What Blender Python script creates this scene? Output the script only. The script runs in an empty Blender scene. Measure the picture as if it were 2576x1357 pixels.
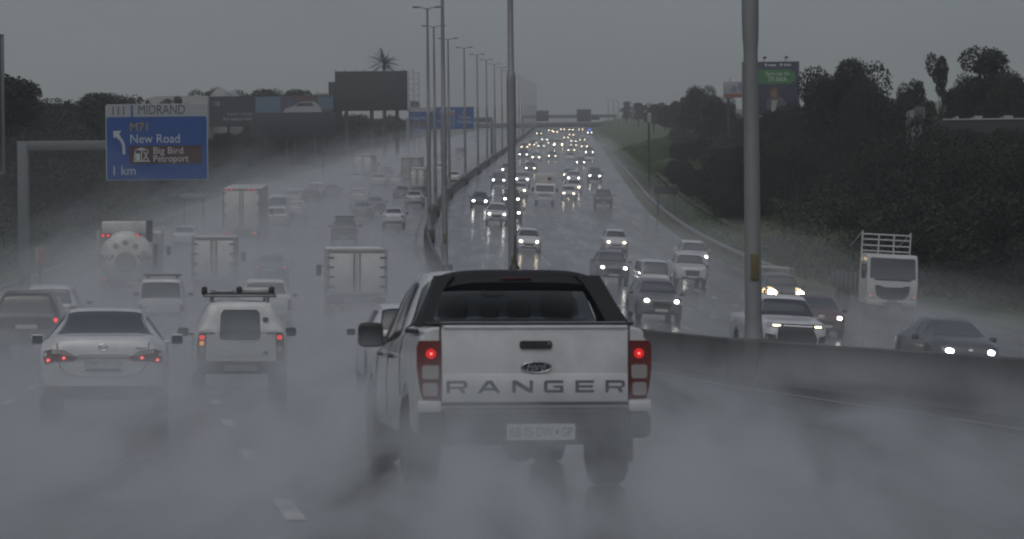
import bpy, bmesh, math, random
import numpy as np
from mathutils import Matrix, Vector

R = math.radians
SC = bpy.context.scene
COL = SC.collection
random.seed(7)
RNG = np.random.default_rng(7)

# ------------------------------------------------------------------ camera
FPX, CX, HY, EYE, BANK = 6500.0, 1288.0, 760.0, 1.55, 0.0105
cam_d = bpy.data.cameras.new('camera')
cam = bpy.data.objects.new('camera', cam_d)
COL.objects.link(cam)
cam_d.sensor_width = 36.0
cam_d.lens = 36.0 * FPX / 2576.0
cam_d.shift_y = (HY - 678.5) / 2576.0
cam_d.dof.use_dof = True; cam_d.dof.focus_distance = 70; cam_d.dof.aperture_fstop = 5.0
cam_d.clip_start = 0.3
cam_d.clip_end = 6000
cam.matrix_world = Matrix.Translation((0, 0, EYE)) @ Matrix.Rotation(BANK, 4, 'Y') @ Matrix.Rotation(R(90), 4, 'X')
SC.camera = cam

# ------------------------------------------------------------------ sky and sun (rain overcast)
SUN_EL, SUN_AZ = 62.0, 195.0          # high behind the camera, wholly behind cloud
w = bpy.data.worlds.new("World"); SC.world = w
w.use_nodes = True
nt = w.node_tree
bg = nt.nodes['Background']
sky = nt.nodes.new('ShaderNodeTexSky'); sky.sky_type = 'NISHITA'
sky.sun_disc = False
sky.sun_elevation = R(SUN_EL); sky.sun_rotation = R(SUN_AZ)
sky.dust_density = 4.0; sky.air_density = 1.0; sky.ozone_density = 1.0
hs = nt.nodes.new('ShaderNodeHueSaturation'); hs.inputs['Saturation'].default_value = 0.6
nt.links.new(sky.outputs[0], hs.inputs['Color'])
# soft unevenness of the rain cloud
tcw = nt.nodes.new('ShaderNodeTexCoord'); mpw = nt.nodes.new('ShaderNodeMapping'); mpw.inputs['Scale'].default_value = (1, 1, 3.2)
nzw = nt.nodes.new('ShaderNodeTexNoise'); nzw.inputs['Scale'].default_value = 5.0; nzw.inputs['Detail'].default_value = 4
mrw = nt.nodes.new('ShaderNodeMapRange'); mrw.inputs[1].default_value = .3; mrw.inputs[2].default_value = .7; mrw.inputs[3].default_value = .86; mrw.inputs[4].default_value = 1.14
vmw = nt.nodes.new('ShaderNodeVectorMath'); vmw.operation = 'SCALE'
nt.links.new(tcw.outputs['Generated'], mpw.inputs[0]); nt.links.new(mpw.outputs[0], nzw.inputs['Vector']); nt.links.new(nzw.outputs[0], mrw.inputs[0])
nt.links.new(hs.outputs[0], vmw.inputs[0]); nt.links.new(mrw.outputs[0], vmw.inputs['Scale'])
nt.links.new(vmw.outputs[0], bg.inputs[0])
bg.inputs[1].default_value = 0.083
sd = bpy.data.lights.new('sun', 'SUN'); sd.energy = 0.52; sd.angle = R(80); sd.color = (.92, .97, 1)
sun = bpy.data.objects.new('sun', sd); COL.objects.link(sun)
az, el = R(SUN_AZ), R(SUN_EL)
sdir = Vector((math.sin(az) * math.cos(el), math.cos(az) * math.cos(el), math.sin(el)))
sun.rotation_euler = (-sdir).to_track_quat('-Z', 'Y').to_euler()
SC.view_settings.view_transform = 'Standard'
SC.view_settings.look = 'None'
SC.view_settings.exposure = -0.28
SC.view_settings.gamma = 1.0
SC.render.engine = 'CYCLES'
cy = SC.cycles
cy.use_denoising = True
cy.max_bounces = 10; cy.diffuse_bounces = 2; cy.glossy_bounces = 3; cy.transmission_bounces = 4
cy.volume_bounces = 4; cy.transparent_max_bounces = 64
cy.sample_clamp_indirect = 3.0
cy.use_fast_gi = False
cy.filter_width = 2.1
cy.volume_step_rate = 1.0

# ------------------------------------------------------------------ road geometry (metres from the camera)
def pchip(xs, ys):
    xs = np.array(xs, float); ys = np.array(ys, float)
    h = np.diff(xs); d = np.diff(ys) / h
    m = np.zeros(len(xs)); m[0] = d[0]; m[-1] = d[-1]
    for i in range(1, len(xs) - 1):
        if d[i - 1] * d[i] > 0:
            w1 = 2 * h[i] + h[i - 1]; w2 = h[i] + 2 * h[i - 1]
            m[i] = (w1 + w2) / (w1 / d[i - 1] + w2 / d[i])
    def f(x):
        x = np.clip(np.asarray(x, float), xs[0], xs[-1])
        i = np.clip(np.searchsorted(xs, x, side='right') - 1, 0, len(xs) - 2)
        t = (x - xs[i]) / h[i]
        return ((2*t**3 - 3*t**2 + 1) * ys[i] + (t**3 - 2*t**2 + t) * h[i] * m[i]
                + (-2*t**3 + 3*t**2) * ys[i+1] + (t**3 - t**2) * h[i] * m[i+1])
    return f

def cspline(xs, ys):
    xs = np.array(xs, float); ys = np.array(ys, float); n = len(xs); h = np.diff(xs)
    A = np.zeros((n, n)); b = np.zeros(n); A[0, 0] = A[-1, -1] = 1
    for i in range(1, n - 1):
        A[i, i-1], A[i, i], A[i, i+1] = h[i-1], 2*(h[i-1]+h[i]), h[i]
        b[i] = 6*((ys[i+1]-ys[i])/h[i] - (ys[i]-ys[i-1])/h[i-1])
    M = np.linalg.solve(A, b)
    def f(x):
        x = np.asarray(x, float)
        i = np.clip(np.searchsorted(xs, x, side='right') - 1, 0, n - 2)
        a = xs[i+1] - x; c = x - xs[i]; hh = h[i]
        return (M[i]*a**3 + M[i+1]*c**3)/(6*hh) + (ys[i]/hh - M[i]*hh/6)*a + (ys[i+1]/hh - M[i+1]*hh/6)*c
    return f

xm = cspline([-60, -20, 10, 33.6, 60, 92, 135, 178, 221, 264, 307, 393, 522, 1000, 1800],
             [20.9, 14.75, 10.1, 6.67, 3.25, -.15, -3.5, -5.75, -6.6, -6.4, -5.6, -3.75, -.7, 9.8, 27.4])
def zr(D):
    D = np.asarray(D, float)
    a = np.clip(D - 45, 0, 118)
    z = .077 * a * a / 236 + .077 * np.clip(D - 163, 0, 917)
    e = np.clip(D - 1080, 0, 400)
    return z + .077 * e - .077 * e * e / 500 * .9 - np.clip(D - 1480, 0, 9999) * .05
def slope(D):
    return float((zr(D + 1) - zr(D - 1)) / 2)
def head(D):
    return float((xm(D + 1) - xm(D - 1)) / 2)
def fall(D):
    """crossfall of the oncoming carriageway"""
    return .05 - .03 * np.clip((np.asarray(D, float) - 200) / 120, 0, 1)
def edge_u(D):
    """the oncoming carriageway widens towards the camera where a ramp joins"""
    k = np.clip((168 - np.asarray(D, float)) / 40, 0, 1)
    return 19.6 + 4.8 * k * k * (3 - 2 * k)
def gz(X, D):
    """height of the carriageway plane at X, D"""
    X = np.asarray(X, float)
    return zr(D) - BANK * X - fall(D) * np.clip(X - xm(D), 0, 26)
def side_h(u, D):
    """extra height of the ground beside the road"""
    u = np.asarray(u, float); D = np.asarray(D, float)
    r_ = np.clip(u - edge_u(D) - 1.6, 0, 60)
    rise = 6.0 * (1 - np.exp(-r_ / 14.0)) + np.clip(u - 40, 0, 200) * .03
    l_ = np.clip(-u - 23, 0, 80)
    rise = rise + 3.5 * (1 - np.exp(-l_ / 22.0)) * np.clip((D - 40) / 120, 0, 1)
    return rise
def pt(xi, D, h=0.0, ground='road'):
    """the point at distance D whose picture column is xi, h above the ground"""
    X = (xi - CX) / FPX * D
    for _ in range(3):
        z = float(gz(X, D)) + h
        if ground == 'land':
            z += float(side_h(X - xm(D), D))
        X = (xi - CX) / FPX * D + BANK * (z - EYE)
    return Vector((X, D, z))
def z_at(yi, X, D):
    """height that shows at picture row yi"""
    return EYE + (HY - yi) * D / FPX - BANK * X
def solve_D(yi, h, xi=1288):
    """distance at which something h above the road shows at row yi"""
    lo, hi = 20.0, 1100.0
    for _ in range(50):
        m = (lo + hi) / 2
        X = (xi - CX) / FPX * m
        y = HY - (float(gz(X, m)) + BANK * X + h - EYE) * FPX / m
        if y > yi: lo = m
        else: hi = m
    return (lo + hi) / 2

# ------------------------------------------------------------------ materials
MATS = {}
def _n(nt, t): return nt.nodes.new(t)
def mat(name, col, rough=.5, metal=0.0, coat=0.0, var=0.0, vscale=3.0, bump=0.0, bscale=20.0, emit=None, estr=0.0, spec=.5, dirt=None, dirt_amt=0.0, dscale=1.5):
    if name in MATS: return MATS[name]
    m = bpy.data.materials.new(name); m.use_nodes = True; MATS[name] = m
    nt = m.node_tree; b = nt.nodes['Principled BSDF']
    b.inputs['Base Color'].default_value = (*col, 1)
    b.inputs['Roughness'].default_value = rough
    b.inputs['Metallic'].default_value = metal
    b.inputs['Coat Weight'].default_value = coat
    b.inputs['Coat Roughness'].default_value = .08
    b.inputs['Specular IOR Level'].default_value = spec
    tc = _n(nt, 'ShaderNodeTexCoord')
    if var or dirt:
        tx = _n(nt, 'ShaderNodeTexNoise'); tx.inputs['Scale'].default_value = vscale; tx.inputs['Detail'].default_value = 6
        tx.inputs['Roughness'].default_value = .65
        nt.links.new(tc.outputs['Object'], tx.inputs['Vector'])
        mx = _n(nt, 'ShaderNodeMix'); mx.data_type = 'RGBA'
        mx.inputs[6].default_value = (*[c * (1 - var) for c in col], 1)
        mx.inputs[7].default_value = (*[min(1, c * (1 + var)) for c in col], 1)
        nt.links.new(tx.outputs[0], mx.inputs[0])
        out = mx.outputs[2]
        if dirt:
            t2 = _n(nt, 'ShaderNodeTexNoise'); t2.inputs['Scale'].default_value = dscale; t2.inputs['Detail'].default_value = 8
            t2.inputs['Roughness'].default_value = .7
            nt.links.new(tc.outputs['Object'], t2.inputs['Vector'])
            cr = _n(nt, 'ShaderNodeMapRange'); cr.inputs[1].default_value = .42; cr.inputs[2].default_value = .75
            cr.inputs[3].default_value = 0; cr.inputs[4].default_value = dirt_amt
            nt.links.new(t2.outputs[0], cr.inputs[0])
            m2 = _n(nt, 'ShaderNodeMix'); m2.data_type = 'RGBA'
            m2.inputs[7].default_value = (*dirt, 1)
            nt.links.new(cr.outputs[0], m2.inputs[0]); nt.links.new(out, m2.inputs[6])
            out = m2.outputs[2]
        nt.links.new(out, b.inputs['Base Color'])
    if bump:
        tb = _n(nt, 'ShaderNodeTexNoise'); tb.inputs['Scale'].default_value = bscale; tb.inputs['Detail'].default_value = 4
        nt.links.new(tc.outputs['Object'], tb.inputs['Vector'])
        bp = _n(nt, 'ShaderNodeBump'); bp.inputs['Strength'].default_value = bump; bp.inputs['Distance'].default_value = .05
        nt.links.new(tb.outputs[0], bp.inputs['Height']); nt.links.new(bp.outputs[0], b.inputs['Normal'])
    if emit:
        b.inputs['Emission Color'].default_value = (*emit, 1)
        b.inputs['Emission Strength'].default_value = estr
    return m
DIRT = (.10, .09, .08)
def paint(name, col):
    return mat('paint_' + name, col, rough=.32, coat=.6, var=.04, vscale=1.2, dirt=DIRT, dirt_amt=.35, dscale=2.2)
WHITE = paint('white', (.57, .58, .59)); WHITE2 = paint('offwhite', (.52, .53, .53)); SILVER = paint('silver', (.36, .37, .38))
GREY = paint('grey', (.12, .125, .13)); DARK = paint('dark', (.03, .032, .037)); BLACKP = paint('black', (.015, .015, .017))
BLUEP = paint('blue', (.06, .09, .15)); REDP = paint('red', (.065, .015, .014)); GREYGREEN = paint('graphite', (.06, .066, .068))
GLASS = mat('dark_glass', (.030, .036, .042), rough=.06, coat=.3, spec=.6)
GLASSL = mat('grey_glass', (.075, .088, .096), rough=.12, spec=.35)
PLASTIC = mat('black_plastic', (.022, .023, .024), rough=.45, var=.2, vscale=6)
RUBBER = mat('tyre_rubber', (.018, .018, .018), rough=.6, var=.3, vscale=8)
RIMM = mat('rim_metal', (.30, .31, .32), rough=.35, metal=.7)
CHROME = mat('chrome', (.6, .6, .6), rough=.15, metal=1.0)
STEEL = mat('galvanised_steel', (.30, .31, .32), rough=.42, metal=.55, var=.15, vscale=1.3)
POLEM = mat('pole_steel', (.25, .255, .26), rough=.5, metal=.3, var=.2, vscale=.8, dirt=(.11, .10, .09), dirt_amt=.4, dscale=.7)
CONC = mat('concrete', (.085, .085, .082), rough=.6, var=.25, vscale=1.2, bump=.3, bscale=30, dirt=(.03, .03, .029), dirt_amt=.8, dscale=.8)
LRED = mat('tail_lens_red', (.13, .014, .015), rough=.2, coat=.5)
LRED_ON = mat('tail_lamp_lit', (.5, .02, .02), rough=.3, emit=(1, .045, .03), estr=2.2)
LAMB_ON = mat('amber_lamp_lit', (.5, .2, .02), rough=.3, emit=(1, .30, .05), estr=1.6)
LCLEAR = mat('lens_clear', (.30, .29, .28), rough=.2, coat=.5)
HEAD_W = mat('headlamp_white', (.8, .8, .8), rough=.3, emit=(1, .95, .86), estr=20)
HEAD_Y = mat('headlamp_warm', (.8, .8, .7), rough=.3, emit=(1, .80, .50), estr=17)
HEAD_B = mat('headlamp_cold', (.8, .8, .8), rough=.3, emit=(.80, .88, 1), estr=20)
HEAD_BIG = mat('driving_lamp_lit', (.8, .8, .7), rough=.3, emit=(1, .78, .46), estr=80)
HEAD_HALO = mat('driving_lamp_halo', (.8, .7, .5), rough=.3, emit=(1, .62, .26), estr=2.2)  # warm glow colour painting the glare around a dazzling lamp
HEAD_OFF = mat('headlamp_off', (.32, .33, .34), rough=.15, coat=.6)
PLATE = mat('plate_white', (.5, .51, .48), rough=.5)
PLATEF = mat('plate_grey', (.20, .205, .205), rough=.5)
INK = mat('plate_ink', (.05, .07, .08), rough=.6)
BLUELED = mat('blue_beacon', (.1, .2, .8), rough=.3, emit=(.08, .2, 1), estr=6)

# ------------------------------------------------------------------ mesh builder
class MB:
    def __init__(s): s.v = []; s.f = []
    def add(s, vs, fs, M=None):
        o = len(s.v)
        for p in vs:
            p = Vector(p)
            s.v.append(tuple(M @ p if M else p))
        s.f.extend(tuple(i + o for i in f) for f in fs)
        return s
    def box(s, c, d, M=None):
        x, y, z = (k / 2 for k in d); cx, cy_, cz = c
        vs = [(cx+a*x, cy_+b*y, cz+e*z) for a in (-1, 1) for b in (-1, 1) for e in (-1, 1)]
        return s.add(vs, [(0,1,3,2), (4,6,7,5), (0,4,5,1), (2,3,7,6), (0,2,6,4), (1,5,7,3)], M)
    def rbox(s, c, d, r=.03, seg=2, M=None):
        bm = bmesh.new(); bmesh.ops.create_cube(bm, size=1)
        for v in bm.verts: v.co = Vector((v.co.x*d[0], v.co.y*d[1], v.co.z*d[2]))
        bmesh.ops.bevel(bm, geom=bm.edges[:], offset=min(r, min(d)*.45), segments=seg, affect='EDGES', profile=.5)
        bm.verts.index_update()
        s.add([v.co + Vector(c) for v in bm.verts], [[v.index for v in f.verts] for f in bm.faces], M); bm.free()
        return s
    def tube(s, p0, p1, r0, r1=None, n=10, cap=True):
        r1 = r0 if r1 is None else r1
        p0, p1 = Vector(p0), Vector(p1); d = (p1 - p0)
        q = d.to_track_quat('Z', 'Y').to_matrix()
        a = [p0 + q @ Vector((math.cos(2*math.pi*i/n)*r0, math.sin(2*math.pi*i/n)*r0, 0)) for i in range(n)]
        b = [p1 + q @ Vector((math.cos(2*math.pi*i/n)*r1, math.sin(2*math.pi*i/n)*r1, 0)) for i in range(n)]
        fs = [(i, (i+1) % n, n+(i+1) % n, n+i) for i in range(n)]
        if cap: fs += [tuple(range(n))[::-1], tuple(range(n, 2*n))]
        return s.add(a + b, fs)
    def path(s, pts, r, n=8):
        for a, b in zip(pts[:-1], pts[1:]): s.tube(a, b, r, r, n)
        return s
    def lathe(s, prof, n=24, M=None):
        vs = []; fs = []
        for (r, z) in prof:
            vs += [(r*math.cos(2*math.pi*i/n), r*math.sin(2*math.pi*i/n), z) for i in range(n)]
        for k in range(len(prof)-1):
            for i in range(n):
                fs.append((k*n+i, k*n+(i+1) % n, (k+1)*n+(i+1) % n, (k+1)*n+i))
        fs += [tuple(range(n))[::-1], tuple(range((len(prof)-1)*n, len(prof)*n))]
        return s.add(vs, fs, M)
    def prism(s, poly, y0, y1, M=None):
        """polygon in x,z extruded along y"""
        n = len(poly)
        vs = [(x, y0, z) for x, z in poly] + [(x, y1, z) for x, z in poly]
        fs = [tuple(range(n)), tuple(range(n, 2*n))[::-1]] + [(i, n+i, n+(i+1) % n, (i+1) % n) for i in range(n)]
        return s.add(vs, fs, M)
    def grid(s, P, flip=False, M=None):
        a, b = len(P), len(P[0])
        vs = [p for row in P for p in row]
        fs = []
        for i in range(a-1):
            for j in range(b-1):
                q = (i*b+j, i*b+j+1, (i+1)*b+j+1, (i+1)*b+j)
                fs.append(q[::-1] if flip else q)
        return s.add(vs, fs, M)
    def mesh(s, name, m, smooth=35):
        me = bpy.data.meshes.new(name); me.from_pydata(s.v, [], s.f); me.update()
        bm = bmesh.new(); bm.from_mesh(me); bmesh.ops.recalc_face_normals(bm, faces=bm.faces[:]); 
        if smooth:
            for f in bm.faces: f.smooth = True
            a = R(smooth)
            for e in bm.edges:
                if len(e.link_faces) != 2 or e.calc_face_angle(0) > a: e.smooth = False
        bm.to_mesh(me); bm.free()
        if m: me.materials.append(m)
        return me
    def build(s, name, m, parent=None, smooth=35, **kw):
        o = bpy.data.objects.new(name, s.mesh(name, m, smooth)); COL.objects.link(o)
        if parent: o.parent = parent
        for k, v in kw.items(): o[k] = v
        return o
def tag(o, label=None, cat=None, group=None, kind=None):
    for k, v in (('label', label), ('category', cat), ('group', group), ('kind', kind)):
        if v: o[k] = v
    return o
def thing(name, label, cat, loc=(0, 0, 0), rot=(0, 0, 0), group=None):
    o = bpy.data.objects.new(name, None); COL.objects.link(o)
    o.empty_display_size = .3
    o.location = loc; o.rotation_euler = rot
    return tag(o, label, cat, group)
def copy_tree(o, parent=None, swap=None):
    c = o.copy(); COL.objects.link(c)
    if parent: c.parent = parent
    if swap and c.type == 'MESH' and c.data.materials and c.data.materials[0] in swap:
        key = (c.data.name, swap[c.data.materials[0]].name)
        if key not in SWAPPED:
            d = c.data.copy(); d.materials[0] = swap[c.data.materials[0]]; SWAPPED[key] = d
        c.data = SWAPPED[key]
    for ch in [x for x in KIDS.get(o.name, [])]:
        copy_tree(ch, c, swap)
    return c
SWAPPED = {}; KIDS = {}
def index_kids(o):
    KIDS[o.name] = list(o.children)
    for c in o.children: index_kids(c)

def text_mb(mb, txt, x0, x1, z0, z1, y=0.0, depth=.004, shear=0.0, fit=True):
    """lettering in the x,z plane filling the given box, facing -y"""
    cu = bpy.data.curves.new('t', 'FONT'); cu.body = txt; cu.size = 1; cu.extrude = 0; cu.shear = shear
    ob = bpy.data.objects.new('t', cu); COL.objects.link(ob)
    bpy.context.view_layer.update()
    me = bpy.data.meshes.new_from_object(ob.evaluated_get(bpy.context.evaluated_depsgraph_get()))
    vs = np.array([v.co[:] for v in me.vertices]); fs = [tuple(p.vertices) for p in me.polygons]
    mn, mx = vs.min(0), vs.max(0)
    sx = (x1 - x0) / max(1e-6, mx[0] - mn[0]); sz = (z1 - z0) / max(1e-6, mx[1] - mn[1])
    n = len(vs)
    P = [(x0 + (v[0]-mn[0])*sx, y, z0 + (v[1]-mn[1])*sz) for v in vs]
    mb.add(P, fs)
    bpy.data.objects.remove(ob); bpy.data.meshes.remove(me); bpy.data.curves.remove(cu)
    return mb
def rrect(x0, x1, z0, z1, r=.03, n=4):
    out = []
    for cx, cz, a in ((x1-r, z1-r, 0), (x0+r, z1-r, 90), (x0+r, z0+r, 180), (x1-r, z0+r, 270)):
        out += [(cx + r*math.cos(R(a + 90*i/n)), cz + r*math.sin(R(a + 90*i/n))) for i in range(n+1)]
    return out
def ell(cx, cz, rx, rz, n=20):
    return [(cx + rx*math.cos(2*math.pi*i/n), cz + rz*math.sin(2*math.pi*i/n)) for i in range(n)]
# ------------------------------------------------------------------ vehicle bodies
class Body:
    """a lofted car shell: profile curves along its length give every cross-section"""
    def __init__(s, L, top, belt, bot, w, wt, wheels=(), arch=.06, step=.07):
        s.L = L; s.y0, s.y1 = -L/2, L/2
        s.top, s.belt, s.bot, s.w, s.wt = (pchip(*zip(*c)) for c in (top, belt, bot, w, wt))
        s.wheels = wheels; s.arch = arch
        ys = set(np.round(np.arange(s.y0, s.y1 + .001, step), 4)) | {s.y0, s.y1}
        for c in (top, belt, bot, w, wt):
            for p in c: ys.add(round(min(max(p[0], s.y0), s.y1), 4))
        for yw, r in wheels:
            for k in np.linspace(-1, 1, 13): ys.add(round(yw + (r + arch)*math.sin(k*math.pi/2), 4))
        ys = sorted(y for y in ys if s.y0 <= y <= s.y1)
        s.ys = [ys[0]]
        for y in ys[1:]:
            if y - s.ys[-1] > .006 or y == s.y1: s.ys.append(y)
        s.tab = None
    def sec(s, y):
        b, t, W, T, bl = float(s.bot(y)), float(s.top(y)), float(s.w(y)), float(s.wt(y)), float(s.belt(y))
        bl = min(bl, t - .015)
        bs = b
        for yw, r in s.wheels:
            dd = (r + s.arch)**2 - (y - yw)**2
            if dd > 0: bs = max(bs, r + math.sqrt(dd))
        bs = min(bs, bl - .06)
        e = min(.085, .35*(t - bl))
        B = (.945*W, bl); E = (min(T, .94*W), t - e)
        lp = lambda k, o: (B[0] + (E[0]-B[0])*k + o, B[1] + (E[1]-B[1])*k)
        return np.array([(0, b+.02), (.80*W, b+.02), (.955*W, bs), (.985*W, bs+.05*(bl-bs)), (W, bs+.4*(bl-bs)), (.995*W, bs+.72*(bl-bs)),
                         (.97*W, bl-.03*min(1, (bl-bs)/.3)), B, lp(.33, .012), lp(.66, .012), E, (E[0]*.93, t-.33*e), (E[0]*.72, t-.09*e), (E[0]*.36, t-.02*e), (0, t)])
    def S(s, y, v):
        """surface point; v 0..14 up one side, 14..28 down the other"""
        P = s.sec(y); sg = 1
        if v > 14: v = 28 - v; sg = -1
        i = int(min(13, math.floor(v))); k = v - i
        p = P[i]*(1-k) + P[i+1]*k
        return np.array((sg*p[0], y, p[1]))
    def shell(s):
        mb = MB(); rows = []
        for y in s.ys:
            P = s.sec(y)
            rows.append([(x, y, z) for x, z in P] + [(-x, y, z) for x, z in P[-2:0:-1]])
        n = len(rows[0])
        vs = [p for r in rows for p in r]; fs = []
        for i in range(len(rows)-1):
            for j in range(n):
                fs.append((i*n+j, i*n+(j+1) % n, (i+1)*n+(j+1) % n, (i+1)*n+j))
        fs += [tuple(range(n)), tuple(range((len(rows)-1)*n, len(rows)*n))]
        return mb.add(vs, fs)
    def patch(s, yb0, yb1, yt0, yt1, v0, v1, off=.006, nu=10, nv=5, mb=None, cross=False, mirror=1):
        """glass laid on the shell: from (yb0..yb1) at v0 to (yt0..yt1) at v1; cross: across the roof line from v0 to 28-v0"""
        mb = mb or MB(); P = []
        if cross:
            for i in range(nu+1):
                y = yb0 + (yb1-yb0)*i/nu
                row = []
                va = v0 + (v1-v0)*i/nu
                for j in range(2*nv+1):
                    v = va + (28-2*va)*j/(2*nv)
                    row.append(s.off(y, v, off))
                P.append(row)
        else:
            for j in range(nv+1):
                k = j/nv; v = v0 + (v1-v0)*k
                a, b = yb0+(yt0-yb0)*k, yb1+(yt1-yb1)*k
                P.append([s.off(a+(b-a)*i/nu, v, off) for i in range(nu+1)])
            if mirror < 0: P = [[(-p[0], p[1], p[2]) for p in r] for r in P]
        return mb.grid(P)
    def off(s, y, v, o):
        y = min(max(y, s.y0+.004), s.y1-.004)
        p = s.S(y, v); e = .012
        du = s.S(min(y+e, s.y1), v) - s.S(max(y-e, s.y0), v)
        dv = s.S(y, min(v+.1, 27.9)) - s.S(y, max(v-.1, .1))
        n = np.cross(du, dv); L = np.linalg.norm(n)
        if L < 1e-9: return tuple(p)
        n = n/L
        c = np.array((0, y, .8))
        if np.dot(n, p - c) < 0: n = -n
        return tuple(p + n*o)
    def end(s, x, z, side):
        """how far the shell reaches to the front (+1) or back (-1) at x, z"""
        if s.tab is None:
            s.tab = {}
            for sd in (1, -1):
                s.tab[sd] = [(y, s.sec(y)[2:]) for y in (np.linspace(s.y1, s.y1-1.3, 90) if sd > 0 else np.linspace(s.y0, s.y0+1.3, 90))]
        x = abs(x)
        def inside(P):
            z0 = max(z, P[0][1])
            return z0 <= P[-1][1] + 1e-6 and x <= np.interp(z0, P[:, 1], P[:, 0]) + 1e-6
        prev = None
        for y, P in s.tab[side]:
            if inside(P):
                if prev is None: return float(y)
                a, b = prev, y
                for _ in range(6):
                    m = (a+b)/2
                    if inside(s.sec(m)[2:]): b = m
                    else: a = m
                return float(b)
            prev = y
        return float(s.tab[side][-1][0])
    def face(s, poly, side, out=.01, inn=.05, mb=None, flat=False):
        """a plate of the given x,z outline set on the front or back of the shell, following its curve"""
        mb = mb or MB(); n = len(poly)
        ys = [s.end(x, z, side) for x, z in poly]
        if flat or max(abs(poly[i][0]-poly[i-1][0])+abs(poly[i][1]-poly[i-1][1]) for i in range(n)) < .05:
            if flat:
                m = max(ys) if side > 0 else min(ys); ys = [m]*n
            A = [(x, y+side*out, z) for (x, z), y in zip(poly, ys)]
            Bk = [(x, y-side*inn, z) for (x, z), y in zip(poly, ys)]
            return mb.add(A+Bk, [tuple(range(n)), tuple(range(n, 2*n))[::-1]] + [(i, n+i, n+(i+1) % n, (i+1) % n) for i in range(n)])
        bm = bmesh.new(); vs = [bm.verts.new((x, 0, z)) for x, z in poly]; f = bm.faces.new(vs)
        bmesh.ops.triangulate(bm, faces=[f])
        for _ in range(3):
            E = [e for e in bm.edges if e.calc_length() > .10]
            if not E: break
            bmesh.ops.subdivide_edges(bm, edges=E, cuts=1); bmesh.ops.triangulate(bm, faces=bm.faces[:])
        for v in bm.verts: v.co.y = s.end(v.co.x, v.co.z, side) + side*out
        be = [e for e in bm.edges if len(e.link_faces) == 1]
        g = bmesh.ops.extrude_edge_only(bm, edges=be)
        for v in g['geom']:
            if isinstance(v, bmesh.types.BMVert): v.co.y -= side*(out+inn)
        bm.verts.index_update()
        mb.add([v.co.copy() for v in bm.verts], [[v.index for v in q.verts] for q in bm.faces]); bm.free()
        return mb
def mir(poly): return [(-x, z) for x, z in poly][::-1]

def wheel(parent, x, y, r, wd=.2, mrim=None, detail=True):
    M = Matrix.Translation((x, y, r)) @ Matrix.Rotation(R(90), 4, 'Y')
    h = wd/2
    t = MB().lathe([(r*.60, -h*.9), (r*.93, -h), (r, -h*.7), (r, h*.7), (r*.93, h), (r*.60, h*.9)], 22, M).build('wheel', RUBBER, parent)
    if detail:
        m = MB(); sg = 1 if x > 0 else -1
        m.lathe([(r*.62, -h*.85), (r*.63, h*.6), (r*.58, h*.75), (r*.50, h*.55), (r*.2, h*.5), (r*.12, h*.7)], 18, M @ Matrix.Rotation(0 if sg > 0 else math.pi, 4, 'X'))
        for k in range(5):
            a = k*2*math.pi/5
            m.add([(r*.15*math.cos(a)+.02*math.sin(a)*q, r*.15*math.sin(a)-.02*math.cos(a)*q, sg*h*.78) for q in (-1, 1)] +
                  [(r*.58*math.cos(a)+.035*math.sin(a)*q, r*.58*math.sin(a)-.035*math.cos(a)*q, sg*h*.8) for q in (1, -1)], [(0, 1, 2, 3)], M)
        m.build('rim', mrim or RIMM, t)
    return t
def mirror_part(parent, x, y, z, m, sx=.2, sz=.16, sy=.1, arm=.08):
    """a door mirror whose housing sits outboard of x"""
    sg = 1 if x > 0 else -1
    mb = MB().rbox((x+sg*(arm+sx/2), y, z), (sx, sy, sz), .05, 2)
    mb.tube((x-sg*.04, y+.02, z-.05), (x+sg*(arm+.03), y, z-.03), .025, .02, 6)
    o = mb.build('mirror', m, parent)
    MB().grid([[(x+sg*(arm+.02+(sx-.04)*i), y-sy/2-.004, z-sz/2+.02+(sz-.04)*j) for i in (0, 1)] for j in (0, 1)]).build('mirror_glass', GLASSL, o)
    return o

SPEC = {}
SPEC['sedan'] = dict(L=4.62, top=[(-2.31,.90),(-2.27,1.02),(-2.1,1.08),(-1.75,1.10),(-1.62,1.115),(-.80,1.425),(-.35,1.465),(.2,1.455),(.6,1.38),(1.35,1.0),(1.7,.95),(2.1,.84),(2.27,.72),(2.31,.60)],
    belt=[(-2.31,.84),(-1.7,.99),(0,.95),(1.3,.9),(2.0,.78),(2.31,.55)], bot=[(-2.31,.40),(-2.0,.25),(0,.2),(2.0,.22),(2.31,.3)],
    w=[(-2.31,.74),(-2.26,.81),(-2.05,.872),(-1,.888),(1,.885),(1.9,.85),(2.2,.74),(2.31,.62)], wt=[(-2.31,.66),(-1.75,.69),(-.85,.54),(0,.57),(.55,.565),(1.35,.71),(2.0,.66),(2.31,.5)],
    wheels=[(-1.32,.32),(1.38,.32)], rw=(-1.60,-.86), ws=(.62,1.33), sw=[(-1.15,-.12,-.75,-.12),(-.05,.95,-.05,.45)], mir=(.72,1.0),
    tl=[(.56,.965),(.78,.985),(.80,.80),(.60,.82)], hl=[(.40,.62),(.66,.66),(.70,.76),(.46,.70)], lamp=(.56,.68), gr=(.34,.40,.62), plate=(.27,.70,.81), fplate=.42)
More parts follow.
